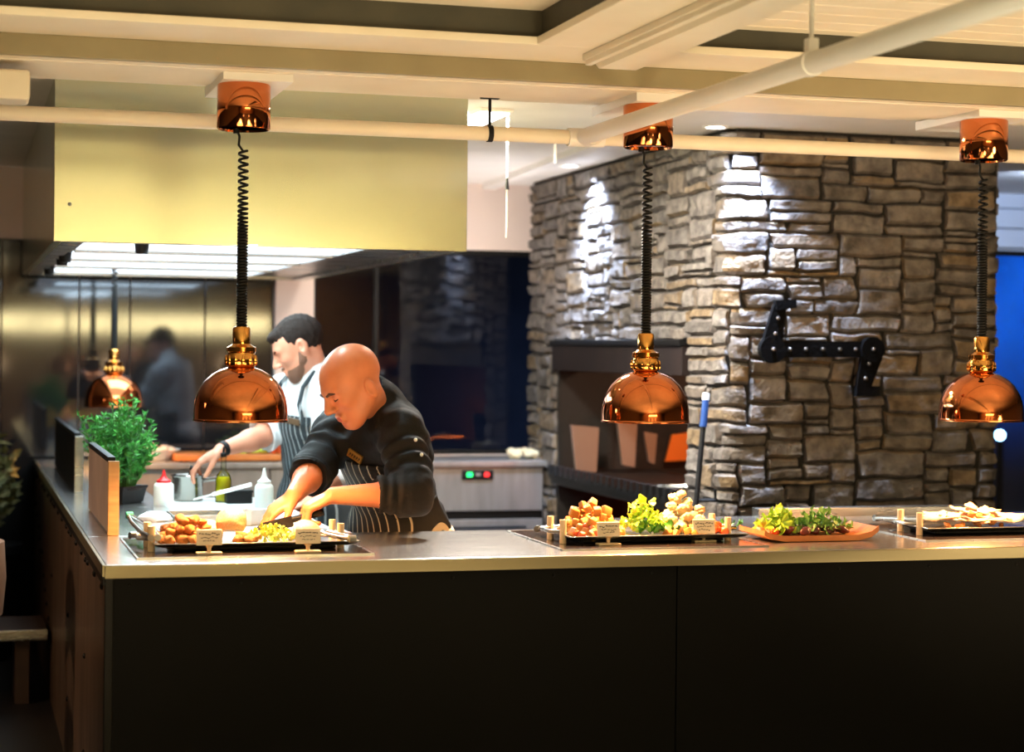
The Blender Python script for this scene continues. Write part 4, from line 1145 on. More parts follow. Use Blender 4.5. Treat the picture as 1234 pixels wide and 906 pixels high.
# ================================================================== PEOPLE (distance fields turned into one smooth skin)
class Field:
    def __init__(s, lo, hi, h):
        s.lo = np.array(lo, float); s.h = h
        s.n = np.ceil((np.array(hi)-s.lo)/h).astype(int)+1
        s.g = np.full(s.n, .2, np.float32)
    def sub(s, lo, hi):
        a = np.maximum(np.floor((np.array(lo)-s.lo)/s.h).astype(int), 0)
        b = np.minimum(np.ceil((np.array(hi)-s.lo)/s.h).astype(int)+1, s.n)
        if np.any(b <= a): return None
        ax = [s.lo[i]+s.h*np.arange(a[i], b[i], dtype=np.float32) for i in range(3)]
        return (slice(a[0], b[0]), slice(a[1], b[1]), slice(a[2], b[2])), np.meshgrid(*ax, indexing='ij', sparse=True)
    def comb(s, sl, d, k, op):
        o = s.g[sl]
        if op == 'add':
            if k > 0:
                q = np.maximum(k-np.abs(o-d), 0)/k; s.g[sl] = np.minimum(o, d)-q*q*k*.25
            else: s.g[sl] = np.minimum(o, d)
        else:
            d = -d; q = np.maximum(k-np.abs(o-d), 0)/max(k, 1e-6); s.g[sl] = np.maximum(o, d)+q*q*k*.25
    def cap(s, a, b, r0, r1=None, k=.02, op='add', wr=None):
        r1 = r0 if r1 is None else r1
        a = np.array(a, float); b = np.array(b, float); m = max(r0, r1)+.06+k
        w = s.sub(np.minimum(a, b)-m, np.maximum(a, b)+m)
        if w is None: return
        sl, (x, y, z) = w; ab = b-a; L2 = max(ab@ab, 1e-9)
        t = np.clip(((x-a[0])*ab[0]+(y-a[1])*ab[1]+(z-a[2])*ab[2])/L2, 0, 1)
        d = np.sqrt((x-a[0]-t*ab[0])**2+(y-a[1]-t*ab[1])**2+(z-a[2]-t*ab[2])**2)-(r0+(r1-r0)*t)
        if wr:
            amp, cnt, ph = wr
            d = d+amp*np.sin(2*PI*cnt*t+ph+9*(x+1.3*y)+14*(z-x))*np.sin(PI*np.clip(t*1.1, 0, 1))
        s.comb(sl, d.astype(np.float32), k, op)
    def ell(s, c, r, k=.02, op='add', ax=None):
        c = np.array(c, float); r = np.array(r, float); m = max(r)+.06+k
        w = s.sub(c-m, c+m)
        if w is None: return
        sl, (x, y, z) = w; p = (x-c[0], y-c[1], z-c[2])
        if ax is not None:
            p = [p[0]*a[0]+p[1]*a[1]+p[2]*a[2] for a in ax]
        k0 = np.sqrt((p[0]/r[0])**2+(p[1]/r[1])**2+(p[2]/r[2])**2)
        k1 = np.sqrt((p[0]/r[0]**2)**2+(p[1]/r[1]**2)**2+(p[2]/r[2]**2)**2)+1e-6
        s.comb(sl, (k0*(k0-1)/k1).astype(np.float32), k, op)
    def mesh(s):
        g = s.g; ins = g < 0; n = g.shape
        cnt = np.zeros(tuple(i-1 for i in n), np.uint8)
        for dx in (0, 1):
            for dy in (0, 1):
                for dz in (0, 1):
                    cnt += ins[dx:n[0]-1+dx, dy:n[1]-1+dy, dz:n[2]-1+dz]
        act = np.argwhere((cnt > 0) & (cnt < 8)); idx = np.full(cnt.shape, -1, np.int32)
        idx[act[:, 0], act[:, 1], act[:, 2]] = np.arange(len(act))
        acc = np.zeros((len(act), 3)); num = np.zeros(len(act))
        cs = [(a, b, c) for a in (0, 1) for b in (0, 1) for c in (0, 1)]
        for p in cs:
            for ax in range(3):
                if p[ax]: continue
                q = list(p); q[ax] = 1
                va = g[act[:, 0]+p[0], act[:, 1]+p[1], act[:, 2]+p[2]]; vb = g[act[:, 0]+q[0], act[:, 1]+q[1], act[:, 2]+q[2]]
                m = (va < 0) != (vb < 0); t = np.where(m, va/np.where(m, va-vb, 1), 0)
                pos = np.tile(np.array(p, float), (len(act), 1)); pos[:, ax] += t
                acc += pos*m[:, None]; num += m
        v = s.lo+(act+acc/np.maximum(num, 1)[:, None])*s.h
        faces = []
        for ax in range(3):
            o = [(1, 2), (2, 0), (0, 1)][ax]
            sl_a = [slice(None)]*3; sl_b = [slice(None)]*3; sl_a[ax] = slice(0, n[ax]-1); sl_b[ax] = slice(1, n[ax])
            ia, ib = ins[tuple(sl_a)], ins[tuple(sl_b)]
            e = np.argwhere(ia != ib); fl = ia[e[:, 0], e[:, 1], e[:, 2]]
            ok = (e[:, o[0]] > 0) & (e[:, o[1]] > 0) & (e[:, o[0]] < n[o[0]]-1) & (e[:, o[1]] < n[o[1]]-1)
            e = e[ok]; fl = fl[ok]
            def cell(d0, d1):
                q = e.copy(); q[:, o[0]] -= d0; q[:, o[1]] -= d1; return idx[q[:, 0], q[:, 1], q[:, 2]]
            quad = np.stack([cell(1, 1), cell(0, 1), cell(0, 0), cell(1, 0)], 1)
            quad[~fl] = quad[~fl][:, ::-1]
            faces.append(quad)
        f = np.concatenate(faces)
        return v, f[(f >= 0).all(1)]

def field_obj(name, F, m, parent, label=None, smooth_it=1):
    v, f = F.mesh(); me = bpy.data.meshes.new(name)
    me.vertices.add(len(v)); me.vertices.foreach_set('co', v.astype(np.float32).ravel())
    me.loops.add(len(f)*4); me.loops.foreach_set('vertex_index', f.astype(np.int32).ravel())
    me.polygons.add(len(f)); me.polygons.foreach_set('loop_start', np.arange(0, len(f)*4, 4, dtype=np.int32))
    me.polygons.foreach_set('loop_total', np.full(len(f), 4, np.int32))
    me.polygons.foreach_set('use_smooth', np.ones(len(f), bool))
    me.update(calc_edges=True); me.validate(); me.materials.append(m)
    o = bpy.data.objects.new(name, me); C.objects.link(o); o.parent = parent
    if smooth_it:
        md = o.modifiers.new('smooth', 'SMOOTH'); md.factor = .5; md.iterations = smooth_it
    if label: o['label'] = label
    return o

def face_on(F, c, f, l, u, S=1., ears=True, eu=0.):
    """head: c centre between chin and crown, f forward, l left, u up"""
    P = lambda a, b, d: np.array(c)+S*(a*f+b*l+d*u)
    ax = (f, l, u); R = lambda *r: tuple(S*x for x in r)
    F.ell(P(-.016, 0, .030), R(.098, .077, .088), .02, ax=ax)              # cranium
    F.ell(P(.030, 0, .000), R(.063, .065, .088), .03, ax=ax)               # face block
    F.ell(P(.030, 0, -.066), R(.058, .054, .050), .03, ax=ax)              # jaw
    F.cap(P(.070, -.010, -.104), P(.070, .010, -.104), .020*S, k=.025)     # chin
    for s in (-1, 1):
        F.cap(P(-.005, .056*s, -.045), P(.055, .030*s, -.095), .020*S, .018*S, .03)   # jaw line
        F.ell(P(.058, .043*s, -.022), R(.024, .020, .018), .025, ax=ax)      # cheekbone
        F.cap(P(.084, .012*s, .022), P(.074, .046*s, .020), .011*S, .010*S, .016)     # brow
        F.ell(P(.099, .031*s, .002), R(.019, .019, .013), .012, 'sub', ax=ax)         # eye socket
        F.ell(P(.074, .032*s, .001), R(.015, .015, .0145), .004, ax=ax)       # lids over the eye
    F.cap(P(.090, 0, .014), P(.114, 0, -.028), .009*S, .0135*S, .012)       # nose
    for s in (-1, 1):
        F.ell(P(.102, .0125*s, -.034), R(.011, .009, .0085), .008, ax=ax)
    F.cap(P(.091, -.018, -.062), P(.091, .018, -.062), .0085*S, k=.008)
    F.cap(P(.089, -.016, -.074), P(.089, .016, -.074), .009*S, k=.008)
    F.cap(P(.103, -.020, -.0675), P(.103, .020, -.0675), .0045*S, k=.006, op='sub')
    if ears:
        for s in (-1, 1):
            l2 = l*s; nrm = (l2*.9-f*.35); nrm = nrm/np.linalg.norm(nrm); e1 = np.cross(u, nrm); e1 = e1/np.linalg.norm(e1)
            e2 = np.cross(nrm, e1)
            F.ell(P(-.016, .079*s, -.008+eu), R(.012, .021, .034), .008, ax=(nrm, e1, e2))
            F.ell(P(-.008, .092*s, -.002+eu), R(.011, .012, .021), .004, 'sub', ax=(nrm, e1, e2))

def hand_on(F, wrist, d, n, th, curl, S=1., spread=.10, thumb=(.5, .7, .4)):
    """d: wrist to fingers, n: palm normal, th: side of the thumb"""
    d = np.array(d, float); d /= np.linalg.norm(d); n = np.array(n, float); n -= d*(n@d); n /= np.linalg.norm(n)
    s = np.cross(d, n); s = s if s@np.array(th, float) > 0 else -s
    w = np.array(wrist, float)
    offs = [.030, .010, -.010, -.028]; palm = [.088, .092, .087, .078]; ln = [(.042, .025, .021), (.047, .029, .022), (.043, .027, .021), (.034, .021, .019)]
    F.ell(w+d*.048*S, (.052*S, .016*S, .040*S), .012, ax=(d, n, s))
    for i in range(4):
        kn = w+S*(d*palm[i]+s*offs[i]); F.cap(w+S*(d*.012+s*offs[i]*.5), kn, .0125*S, .0105*S, .010)
        p = kn; ang = 0; base = d+s*spread*(offs[i]/.03)
        base /= np.linalg.norm(base); rr = .0095*S
        c3 = curl[i] if isinstance(curl[i], (tuple, list)) else (curl[i],)*3
        for q in range(3):
            ang += c3[q]; dd = base*math.cos(ang)+n*math.sin(ang)
            p2 = p+dd*ln[i][q]*S; F.cap(p, p2, rr, rr*.92, .003 if q else .006); p = p2; rr *= .92
    p = w+S*(d*.022+s*.026+n*.006)
    t = thumb[0]*d+thumb[1]*s+thumb[2]*n; t = t/np.linalg.norm(t)
    F.cap(w+S*(d*.01+s*.012), p, .015*S, .014*S, .012)
    p2 = p+t*.042*S; F.cap(p, p2, .0135*S, .011*S, .010)
    t2 = t+.5*d+.25*n; t2 /= np.linalg.norm(t2); p3 = p2+t2*.030*S; F.cap(p2, p3, .0105*S, .0095*S, .004)
    t3 = t2+.3*d; t3 /= np.linalg.norm(t3); F.cap(p3, p3+t3*.022*S, .0095*S, .008*S, .003)

from mathutils.bvhtree import BVHTree
def snap(P, px, py, objs):
    # first hit of a sight line on the person's clothing, in the person's own coordinates
    o = P.R@(Vector((0, 0, CAMZ))-P.b); d = (P.R@ray(px, py)).normalized(); best = None
    for ob in objs:
        me = ob.data; t = BVHTree.FromPolygons([v.co.copy() for v in me.vertices], [tuple(p.vertices) for p in me.polygons])
        h = t.ray_cast(o, d)
        if h[0] is not None and (best is None or h[3] < best[3]): best = h
    n = best[1] if best[1].dot(d) < 0 else -best[1]
    return np.array(best[0]), np.array(n)

class Person:
    def __init__(s, name_label, base, fwd, cat='person'):
        s.th = math.atan2(fwd.x, -fwd.y)
        s.root = root('person', (base.x, base.y, 0), name_label, cat, None, s.th)
        s.R = Matrix.Rotation(-s.th, 3, 'Z'); s.b = Vector((base.x, base.y, 0))
    def L(s, p): q = s.R@(Vector(p)-s.b); return np.array(q)
    def D(s, v): return np.array((s.R@Vector(v)).normalized())

def head_axes(P, f_world, u_hint=Vector((0, 0, 1)), pitch=0., roll=0.):
    f = Vector(f_world).normalized(); l = u_hint.cross(f).normalized(); u = f.cross(l)
    f2 = f*math.cos(pitch)-u*math.sin(pitch); u2 = u*math.cos(pitch)+f*math.sin(pitch)
    l2 = l*math.cos(roll)+u2*math.sin(roll); u3 = u2*math.cos(roll)-l*math.sin(roll)
    return P.D(f2), P.D(l2), P.D(u3)

def torso(F, pel, neck, shl, shr, e, k=.05, wr=None):
    up = (neck-pel)/np.linalg.norm(neck-pel); L_ = np.linalg.norm(neck-pel)
    side = np.array((1., 0, 0)); side -= up*(side@up); side /= np.linalg.norm(side); fw = np.cross(side, up)   # fw points to local -Y
    ax = (side, fw, up); Q = lambda t, f=0.: pel+up*L_*t+fw*f
    F.ell(Q(.02), (.168+e, .118+e, .13), k, ax=ax)
    F.ell(Q(.33, .004), (.150+e, .112+e, .15), k, ax=ax)
    F.ell(Q(.62, .006), (.165+e, .122+e, .15), k, ax=ax)
    F.ell(Q(.80, -.008), (.150+e, .104+e, .11), k, ax=ax)
    F.cap(Q(.94), shl, .060+e, .058+e, k); F.cap(Q(.94), shr, .060+e, .058+e, k)
    return side, fw, up, L_

def legs(F, pel, hip, feet, e, k=.04, skin=False):
    for s in (0, 1):
        sx_ = 1 if s == 0 else -1
        h = pel+np.array((.092*sx_, 0, -.04)); ft = np.array(feet[s]); an = ft+np.array((0, .02, .09)); kn = (h+an)/2+np.array((0, -.03, .02))
        F.cap(h, kn, .085+e, .058+e, k); F.cap(kn, an, .056+e, (.040+e) if skin else (.055+e), k)
        if skin:
            F.cap(an, ft+np.array((0, .02, .045)), .040, .035, .02); F.cap(ft+np.array((0, .02, .035)), ft+np.array((0, -.13, .028)), .034, .026, .02)

# ------------------------------------------------ bald cook in black
f1 = (RGT*-1)*math.cos(math.radians(40))+FWD*-math.sin(math.radians(40))
pel_w, neck_w = T(486, 634, 6.50), T(452, 486, 6.28)
P1 = Person('bald cook in black jacket and striped apron bending over the counter to cut food', pel_w, f1)
pel, neck = P1.L(pel_w), P1.L(neck_w)
shl, shr = P1.L(T(484, 523, 6.14)), P1.L(T(408, 518, 6.40))
ell_, elr = P1.L(T(496, 596, 5.98)), P1.L(T(376, 570, 6.20))
wrl, wrr = P1.L(T(402, 597, 5.93)), P1.L(T(354, 597, 6.02))
hc = P1.L(T(423.5, 462, 6.13))
fh = (RGT*-1)*math.cos(math.radians(32))+FWD*-math.sin(math.radians(32))
hf, hl, hu = head_axes(P1, fh, pitch=math.radians(34), roll=math.radians(3))
feet1 = [(.13, 0.0, 0), (-.13, .05, 0)]
lo = np.min([pel, neck, shl, shr, ell_, elr, wrl, wrr, hc], 0)-np.array((.26, .26, 0)); hi = np.max([pel, neck, shl, shr, ell_, elr, wrl, wrr, hc], 0)+.26
lo[2] = -.02
B = Field(lo, hi, .004)
torso(B, pel, neck, shl, shr, -.006)
legs(B, pel, None, feet1, -.004, skin=True)
B.cap(neck-np.array((0, 0, .03)), hc-hf*.022-hu*.055, .060, .058, .03)
face_on(B, hc, hf, hl, hu, 1.03, eu=-.022)
for a, b, c in ((shl, ell_, wrl), (shr, elr, wrr)):
    B.cap(a, b, .050, .042, .03); B.cap(b, b+(c-b)*.3, .042, .043, .02); B.cap(b+(c-b)*.25, c, .043, .027, .02)
# left hand closed round the knife handle, right hand steadying the food
img_l, img_d, tow = P1.D(RGT*-1), P1.D((0, 0, -1)), P1.D(FWD*-1)
dl = .92*img_l+.42*img_d+.05*tow
hand_on(B, wrl, dl, .25*tow*-1+.9*img_d-.35*img_l, tow*.1-img_d*.6-tow*.3, [(.75, 1.1, .8), (.8, 1.15, .8), (.85, 1.15, .8), (.9, 1.1, .7)], 1.02, thumb=(.75, .35, .35))
dr = .80*img_l+.62*img_d+.25*tow
hand_on(B, wrr, dr, .85*img_d+.3*tow*-1-.3*img_l, tow, [(.30, .45, .3), (.35, .5, .3), (.4, .55, .35), (.45, .6, .4)], 1.0, spread=.16, thumb=(.7, .6, .25))
field_obj('body', B, M['skin'], P1.root)
# jacket
J = Field(lo, hi, .005)
side, fw, up, L_ = torso(J, pel, neck, shl, shr, .016)
sub = J.g.copy()
J.cap(neck-up*.02, neck+.055*(hc-neck)/np.linalg.norm(hc-neck), .086, .080, .03)
for a, b, c, q in ((shl, ell_, wrl, .52), (shr, elr, wrr, .34)):
    J.cap(a, b, .075, .066, .035, wr=(.008, 5, 1)); J.cap(b, b+(c-b)*q, .064, .058, .03, wr=(.005, 4, 2))
# open sleeve ends and neck
for b, c, q in ((ell_, wrl, .52), (elr, wrr, .34)):
    e0 = b+(c-b)*(q+.07); J.cap(e0, e0+(c-b)*.4, .052, .045, .004, 'sub')
    m_ = b+(c-b)*(q+.17); J.cap(m_, m_+(c-b)*.45, .085, .085, .002, 'sub')
J.cap(neck+up*.02, hc, .066, .066, .005, 'sub')
w = J.sub(lo, hi); x, y, z = w[1]
wr = .0045*np.sin(x*38+y*20+3*np.sin(z*23))*np.sin(z*31+x*17)+.0025*np.sin(y*61+z*44+2*np.sin(x*30))
J.g[w[0]] += wr.astype(np.float32)
J.g[w[0]] = np.maximum(J.g[w[0]], (pel[2]-.12-z).astype(np.float32)+0*J.g[w[0]])
jk = field_obj('chef_jacket', J, M['jacket'], P1.root)
def apron(P, pel, neck, shl, shr, lo, hi, mname, bib_top, bib_w, skirt_w, e=.026, skirt_back=-.05):
    F = Field(lo, hi, .005)
    side, fw, up, L_ = torso(F, pel, neck, shl, shr, e)
    F.cap(pel+np.array((.06, 0, -.02)), pel+np.array((.07, 0, -.42)), .125+e, .135+e, .05); F.cap(pel+np.array((-.06, 0, -.02)), pel+np.array((-.07, 0, -.42)), .125+e, .135+e, .05)
    w = F.sub(lo, hi); x, y, z = w[1]
    inner = F.g+.007
    p = (x-pel[0], y-pel[1], z-pel[2])
    U = (p[0]*up[0]+p[1]*up[1]+p[2]*up[2])/L_; S_ = p[0]*side[0]+p[1]*side[1]+p[2]*side[2]; Fw = p[0]*fw[0]+p[1]*fw[1]+p[2]*fw[2]
    hw = np.where(U > .32, bib_w+(.32-U)*.02, skirt_w)
    reg = np.maximum(np.maximum(np.abs(S_)-hw, (U-bib_top)*L_), np.where(U > .32, .02-Fw, skirt_back-Fw))
    reg = np.maximum(reg, pel[2]-.44-z)
    F.g = np.maximum(np.maximum(F.g, -inner), reg.astype(np.float32))
    return field_obj('apron', F, M[mname], P.root), (side, fw, up, L_)
ap, (side, fw, up, L_) = apron(P1, pel, neck, shl, shr, lo, hi, 'apron', .70, .135, .24)
def surf(pel, up, fw, side, L_, t, s, off): return pel+up*L_*t+side*s+fw*off
# name badge, buttons, sleeve studs
bq, bn = snap(P1, 429, 549, [jk, ap])
e1 = np.cross(np.array((0, 0, 1.)), bn); e1 /= np.linalg.norm(e1); e2 = np.cross(bn, e1)
e1, e2 = e1*.88-e2*.47, e2*.88+e1*.47
bq = bq+bn*.006
bd = obj('name_badge', MB().obox(bq, e1*.029, e2*.0135, bn*.0035), M['badge'], P1.root, local=True)
sq_ = MB()
for k in range(5):
    c0 = bq+bn*.004+e1*(-.020+.0098*k); sq_.tube([c0-e2*.006, c0+e2*.005+e1*.002, c0-e2*.001+e1*.005], .0012, 5)
obj('badge_letters', sq_, M['ink'], bd, local=True)
for (bx_, by_) in ((500.5, 530), (507.5, 548)):
    q, n_ = snap(P1, bx_, by_, [jk]); obj('sleeve_stud', MB().ball(q+n_*.002, .0062, 10, 6), M['whiteplastic'], P1.root, local=True)
lip = MB()
for zz, rr_ in ((-.0635, .0052), (-.0725, .0058)):
    lip.tube([hc+1.03*(hf*a+hl*b+hu*zz) for a, b in ((.090, -.019), (.0955, -.009), (.097, 0), (.0955, .009), (.090, .019))], [.002, rr_, rr_, rr_, .002], 8)
obj('lips', lip, M['lip'], P1.root, local=True)
# brows
br = MB()
for s in (-1, 1):
    pts = [hc+1.03*(hf*a+hl*b*s+hu*c) for a, b, c in ((.0975, .012, .016), (.0945, .029, .021), (.083, .048, .017))]
    br.tube(pts, [.0045, .0055, .003], 6)
obj('eyebrows', br, M['brow'], P1.root, local=True)
lsh = MB()
for s in (-1, 1):
    pts = [hc+1.03*(hf*a+hl*b*s+hu*c) for a, b, c in ((.0855, .019, -.004), (.0895, .031, -.007), (.083, .044, -.004))]
    lsh.tube(pts, [.0018, .0030, .0018], 5)
obj('eyelashes', lsh, M['brow'], P1.root, local=True)
Tr = Field(lo, np.array((hi[0], hi[1], pel[2]+.12)), .007)
legs(Tr, pel, None, feet1, .016); Tr.ell(pel+np.array((0, 0, -.02)), (.172, .125, .11), .04)
field_obj('trousers', Tr, M['trouser'], P1.root)
for ft in feet1:
    ft = np.array(ft); S_ = Field(ft-np.array((.1, .2, .02)), ft+np.array((.1, .12, .16)), .006)
    S_.cap(ft+np.array((0, .03, .045)), ft+np.array((0, -.14, .036)), .048, .036, .03); S_.cap(ft+np.array((0, .03, .05)), ft+np.array((0, .02, .12)), .047, .05, .03)
    field_obj('shoe', S_, M['shoe'], P1.root)
# white cloth tucked into the apron string
q = surf(pel, up, fw, side, L_, .02, .19, -.02)
tk = MB().ball(q, (.03, .04, .05), 12, 8)
obj('tucked_cloth', tk, M['towel'], P1.root, local=True)

# knife in the left hand
def WP(P, p): return Vector(P.R.transposed()@Vector(p))+P.b
grip = WP(P1, wrl)+(WP(P1, wrl+dl*.085)-WP(P1, wrl))+Vector((0, 0, -.028))
tip = at(2, CT+.030, 318, 633)
tip = T(318, 634, 5.93)
dk = (tip-grip).normalized()
kn = root('kitchen_knife', grip, 'dark bladed kitchen knife held over the chopping board', 'knife')
obj('knife_handle', MB().tube([grip-dk*.05, grip+dk*.05], [.011, .010], 12), M['blackplastic'], kn)
nb = dk.cross(UP).normalized(); ub = nb.cross(dk).normalized()
bl_ = grip+dk*.05; ln_ = max(.12, (tip-bl_).length)
obj('blade', MB().prism([bl_+ub*.012-nb*.001, bl_-ub*.022-nb*.001, bl_+dk*ln_*.7-ub*.022-nb*.001, bl_+dk*ln_-ub*.002-nb*.001, bl_+dk*ln_*.8+ub*.012-nb*.001], nb*.002), mat('dark_blade', (50, 46, 44), .3, .8), kn)

# ------------------------------------------------ dark haired cook in white
f2 = (RGT*-1)*math.cos(math.radians(40))+FWD*-math.sin(math.radians(40))
pel_w, neck_w = T(388, 602, 7.70), T(378, 452, 7.60)
P2 = Person('dark haired bearded cook in white shirt and grey striped apron reaching over a pot', pel_w, f2)
pel, neck = P2.L(pel_w), P2.L(neck_w)
shl, shr = P2.L(T(410, 470, 7.48)), P2.L(T(343, 474, 7.74))
ell_, elr = P2.L(T(418, 560, 7.40)), P2.L(T(316, 526, 7.62))
wrl, wrr = P2.L(T(372, 606, 7.30)), P2.L(T(266, 542, 7.46))
hc = P2.L(T(359, 418, 7.55))
fh = (RGT*-1)*math.cos(math.radians(8))+FWD*-math.sin(math.radians(8))
hf, hl, hu = head_axes(P2, fh, pitch=math.radians(29))
feet2 = [(.12, 0.0, 0), (-.12, .03, 0)]
allp = [pel, neck, shl, shr, ell_, elr, wrl, wrr, hc]
lo = np.min(allp, 0)-np.array((.26, .26, 0)); hi = np.max(allp, 0)+.26; lo[2] = -.02
B = Field(lo, hi, .005)
torso(B, pel, neck, shl, shr, -.006)
legs(B, pel, None, feet2, -.004, skin=True)
B.cap(neck-np.array((0, 0, .03)), hc-hf*.022-hu*.055, .058, .056, .03)
face_on(B, hc, hf, hl, hu, .99)
for a, b, c in ((shl, ell_, wrl), (shr, elr, wrr)):
    B.cap(a, b, .048, .041, .03); B.cap(b, b+(c-b)*.3, .041, .042, .02); B.cap(b+(c-b)*.25, c, .042, .026, .02)
img_l, img_d, tow = P2.D(RGT*-1), P2.D((0, 0, -1)), P2.D(FWD*-1)
dr = .84*img_l+.50*img_d+.12*tow
hand_on(B, wrr, dr, .9*img_d-.3*img_l-.1*tow, tow*.8-img_d*.3, [(.35, .55, .4), (.4, .6, .4), (.45, .65, .4), (.5, .7, .4)], 1.02, spread=.12, thumb=(.8, .35, .55))
hand_on(B, wrl, .9*img_l+.4*img_d, img_d, tow*-1, [.35, .4, .45, .5], 1.0)
field_obj('body', B, M['skin2'], P2.root)
J = Field(lo, hi, .006)
side, fw, up, L_ = torso(J, pel, neck, shl, shr, .014)
J.cap(neck-up*.02, neck+.06*(hc-neck)/np.linalg.norm(hc-neck), .080, .074, .025)
for a, b, c, q in ((shl, ell_, wrl, .5), (shr, elr, wrr, .05)):
    J.cap(a, b, .074, .064, .04, wr=(.006, 3, 1)); J.cap(b, b+(c-b)*q, .062, .058, .03)
for b, c, q in ((ell_, wrl, .5), (elr, wrr, .05)):
    e0 = b+(c-b)*(q+.07); J.cap(e0, e0+(c-b)*.4, .052, .045, .004, 'sub')
    m_ = b+(c-b)*(q+.17); J.cap(m_, m_+(c-b)*.5, .085, .085, .002, 'sub')
J.cap(neck+up*.03, hc, .062, .062, .005, 'sub')
w = J.sub(lo, hi); x, y, z = w[1]
J.g[w[0]] += (.003*np.sin(x*34+y*20+3*np.sin(z*23))*np.sin(z*29+x*17)).astype(np.float32)
J.g[w[0]] = np.maximum(J.g[w[0]], (pel[2]-.12-z).astype(np.float32)+0*J.g[w[0]])
field_obj('shirt', J, M['shirt'], P2.root)
ap2, (side, fw, up, L_) = apron(P2, pel, neck, shl, shr, lo, hi, 'apron2', .74, .125, .24, e=.024)
# neck straps of the apron
for s in (-1, 1):
    pts = []
    for t_, ss, ff in ((.70, .11, .118), (.84, .088, .118), (.96, .075, .085), (1.06, .068, .02)):
        pts.append(surf(pel, up, fw, side, L_, t_, ss*s, ff+.02))
    obj('apron_strap', MB().tube(pts, .009, 8), M['apron2'], P2.root, local=True)
obj('apron_bib_band', MB().obox(surf(pel, up, fw, side, L_, .705, 0, .150), side*.10, up*.012, fw*.003), M['leather'], P2.root, local=True)
# hair and beard as thin caps following the head
Hf = Field(hc-.16, hc+.16, .004)
ax = (hf, hl, hu); S = .99
Pq = lambda a, b, d: hc+S*(a*hf+b*hl+d*hu)
Hf.ell(Pq(-.018, 0, .034), (.103*S, .0805*S, .0925*S), .02, ax=ax)
Hf.ell(Pq(.058, 0, .080), (.036, .050, .022), .02, ax=ax)
w = Hf.sub(hc-.16, hc+.16); x, y, z = w[1]
a_ = (x-hc[0])*hf[0]+(y-hc[1])*hf[1]+(z-hc[2])*hf[2]; u_ = (x-hc[0])*hu[0]+(y-hc[1])*hu[1]+(z-hc[2])*hu[2]; b_ = (x-hc[0])*hl[0]+(y-hc[1])*hl[1]+(z-hc[2])*hl[2]
reg = np.maximum(a_-np.clip(.012+(u_-.0)*.85, -.03, .088), -.062-u_+np.maximum(a_+.02, 0)*1.2)
reg = np.minimum(np.maximum(reg, np.where(u_ < -.02, a_+.035, -1)), np.maximum(a_-.095, .055-u_))
Hf.g = np.maximum(Hf.g, reg.astype(np.float32))+(.002*np.sin(x*210+z*90)*np.sin(y*180+z*60)).astype(np.float32)
Hf.ell(Pq(-.012, .084, -.004), (.02, .014, .034), .006, 'sub', ax=ax); Hf.ell(Pq(-.012, -.084, -.004), (.02, .014, .034), .006, 'sub', ax=ax)
field_obj('hair', Hf, M['hair'], P2.root, label='short dark brown hair')
Bf = Field(hc-.17, hc+.14, .004)
Bf.ell(Pq(.0305, 0, -.066), (.060, .0555, .053), .03, ax=ax); Bf.cap(Pq(.071, -.010, -.105), Pq(.071, .010, -.105), .0215, k=.025)
for s in (-1, 1): Bf.cap(Pq(-.004, .0565*s, -.045), Pq(.055, .031*s, -.095), .0222, .0200, .03)
for s in (-1, 1): Bf.cap(Pq(.004, .0655*s, .012), Pq(.008, .0615*s, -.05), .0075, .010, .02)
Bf.cap(Pq(.0935, -.018, -.052), Pq(.0935, .018, -.052), .008, k=.01)
w = Bf.sub(hc-.17, hc+.14); x, y, z = w[1]
a_ = (x-hc[0])*hf[0]+(y-hc[1])*hf[1]+(z-hc[2])*hf[2]; u_ = (x-hc[0])*hu[0]+(y-hc[1])*hu[1]+(z-hc[2])*hu[2]; b_ = np.abs((x-hc[0])*hl[0]+(y-hc[1])*hl[1]+(z-hc[2])*hl[2])
reg = u_+.046-np.maximum(.035-a_, 0)*2.0
Bf.g = np.maximum(np.maximum(Bf.g, reg.astype(np.float32)), (-.010-a_).astype(np.float32)+0*Bf.g)
Bf.ell(Pq(.094, 0, -.068), (.02, .020, .0085), .004, 'sub', ax=ax)
field_obj('beard', Bf, M['beard'], P2.root, label='short brown beard')
br = MB()
for s in (-1, 1):
    pts = [Pq(a, b*s, c) for a, b, c in ((.0955, .014, .019), (.0925, .030, .0245), (.082, .046, .020))]
    br.tube(pts, [.004, .005, .0025], 6)
obj('eyebrows', br, M['hair'], P2.root, local=True)
Tr = Field(lo, np.array((hi[0], hi[1], pel[2]+.12)), .007)
legs(Tr, pel, None, feet2, .016); Tr.ell(pel+np.array((0, 0, -.02)), (.172, .125, .11), .04)
field_obj('trousers', Tr, M['trouser'], P2.root)
for ft in feet2:
    ft = np.array(ft); S_ = Field(ft-np.array((.1, .2, .02)), ft+np.array((.1, .12, .16)), .006)
    S_.cap(ft+np.array((0, .03, .045)), ft+np.array((0, -.14, .036)), .048, .036, .03); S_.cap(ft+np.array((0, .03, .05)), ft+np.array((0, .02, .12)), .047, .05, .03)
    field_obj('shoe', S_, M['shoe'], P2.root)
# wrist watch
ww = elr+(wrr-elr)*.94; dv = (wrr-elr)/np.linalg.norm(wrr-elr)
obj('wristwatch', MB().tube([ww-dv*.011, ww+dv*.011], .031, 20), M['blackplastic'], P2.root, local=True)
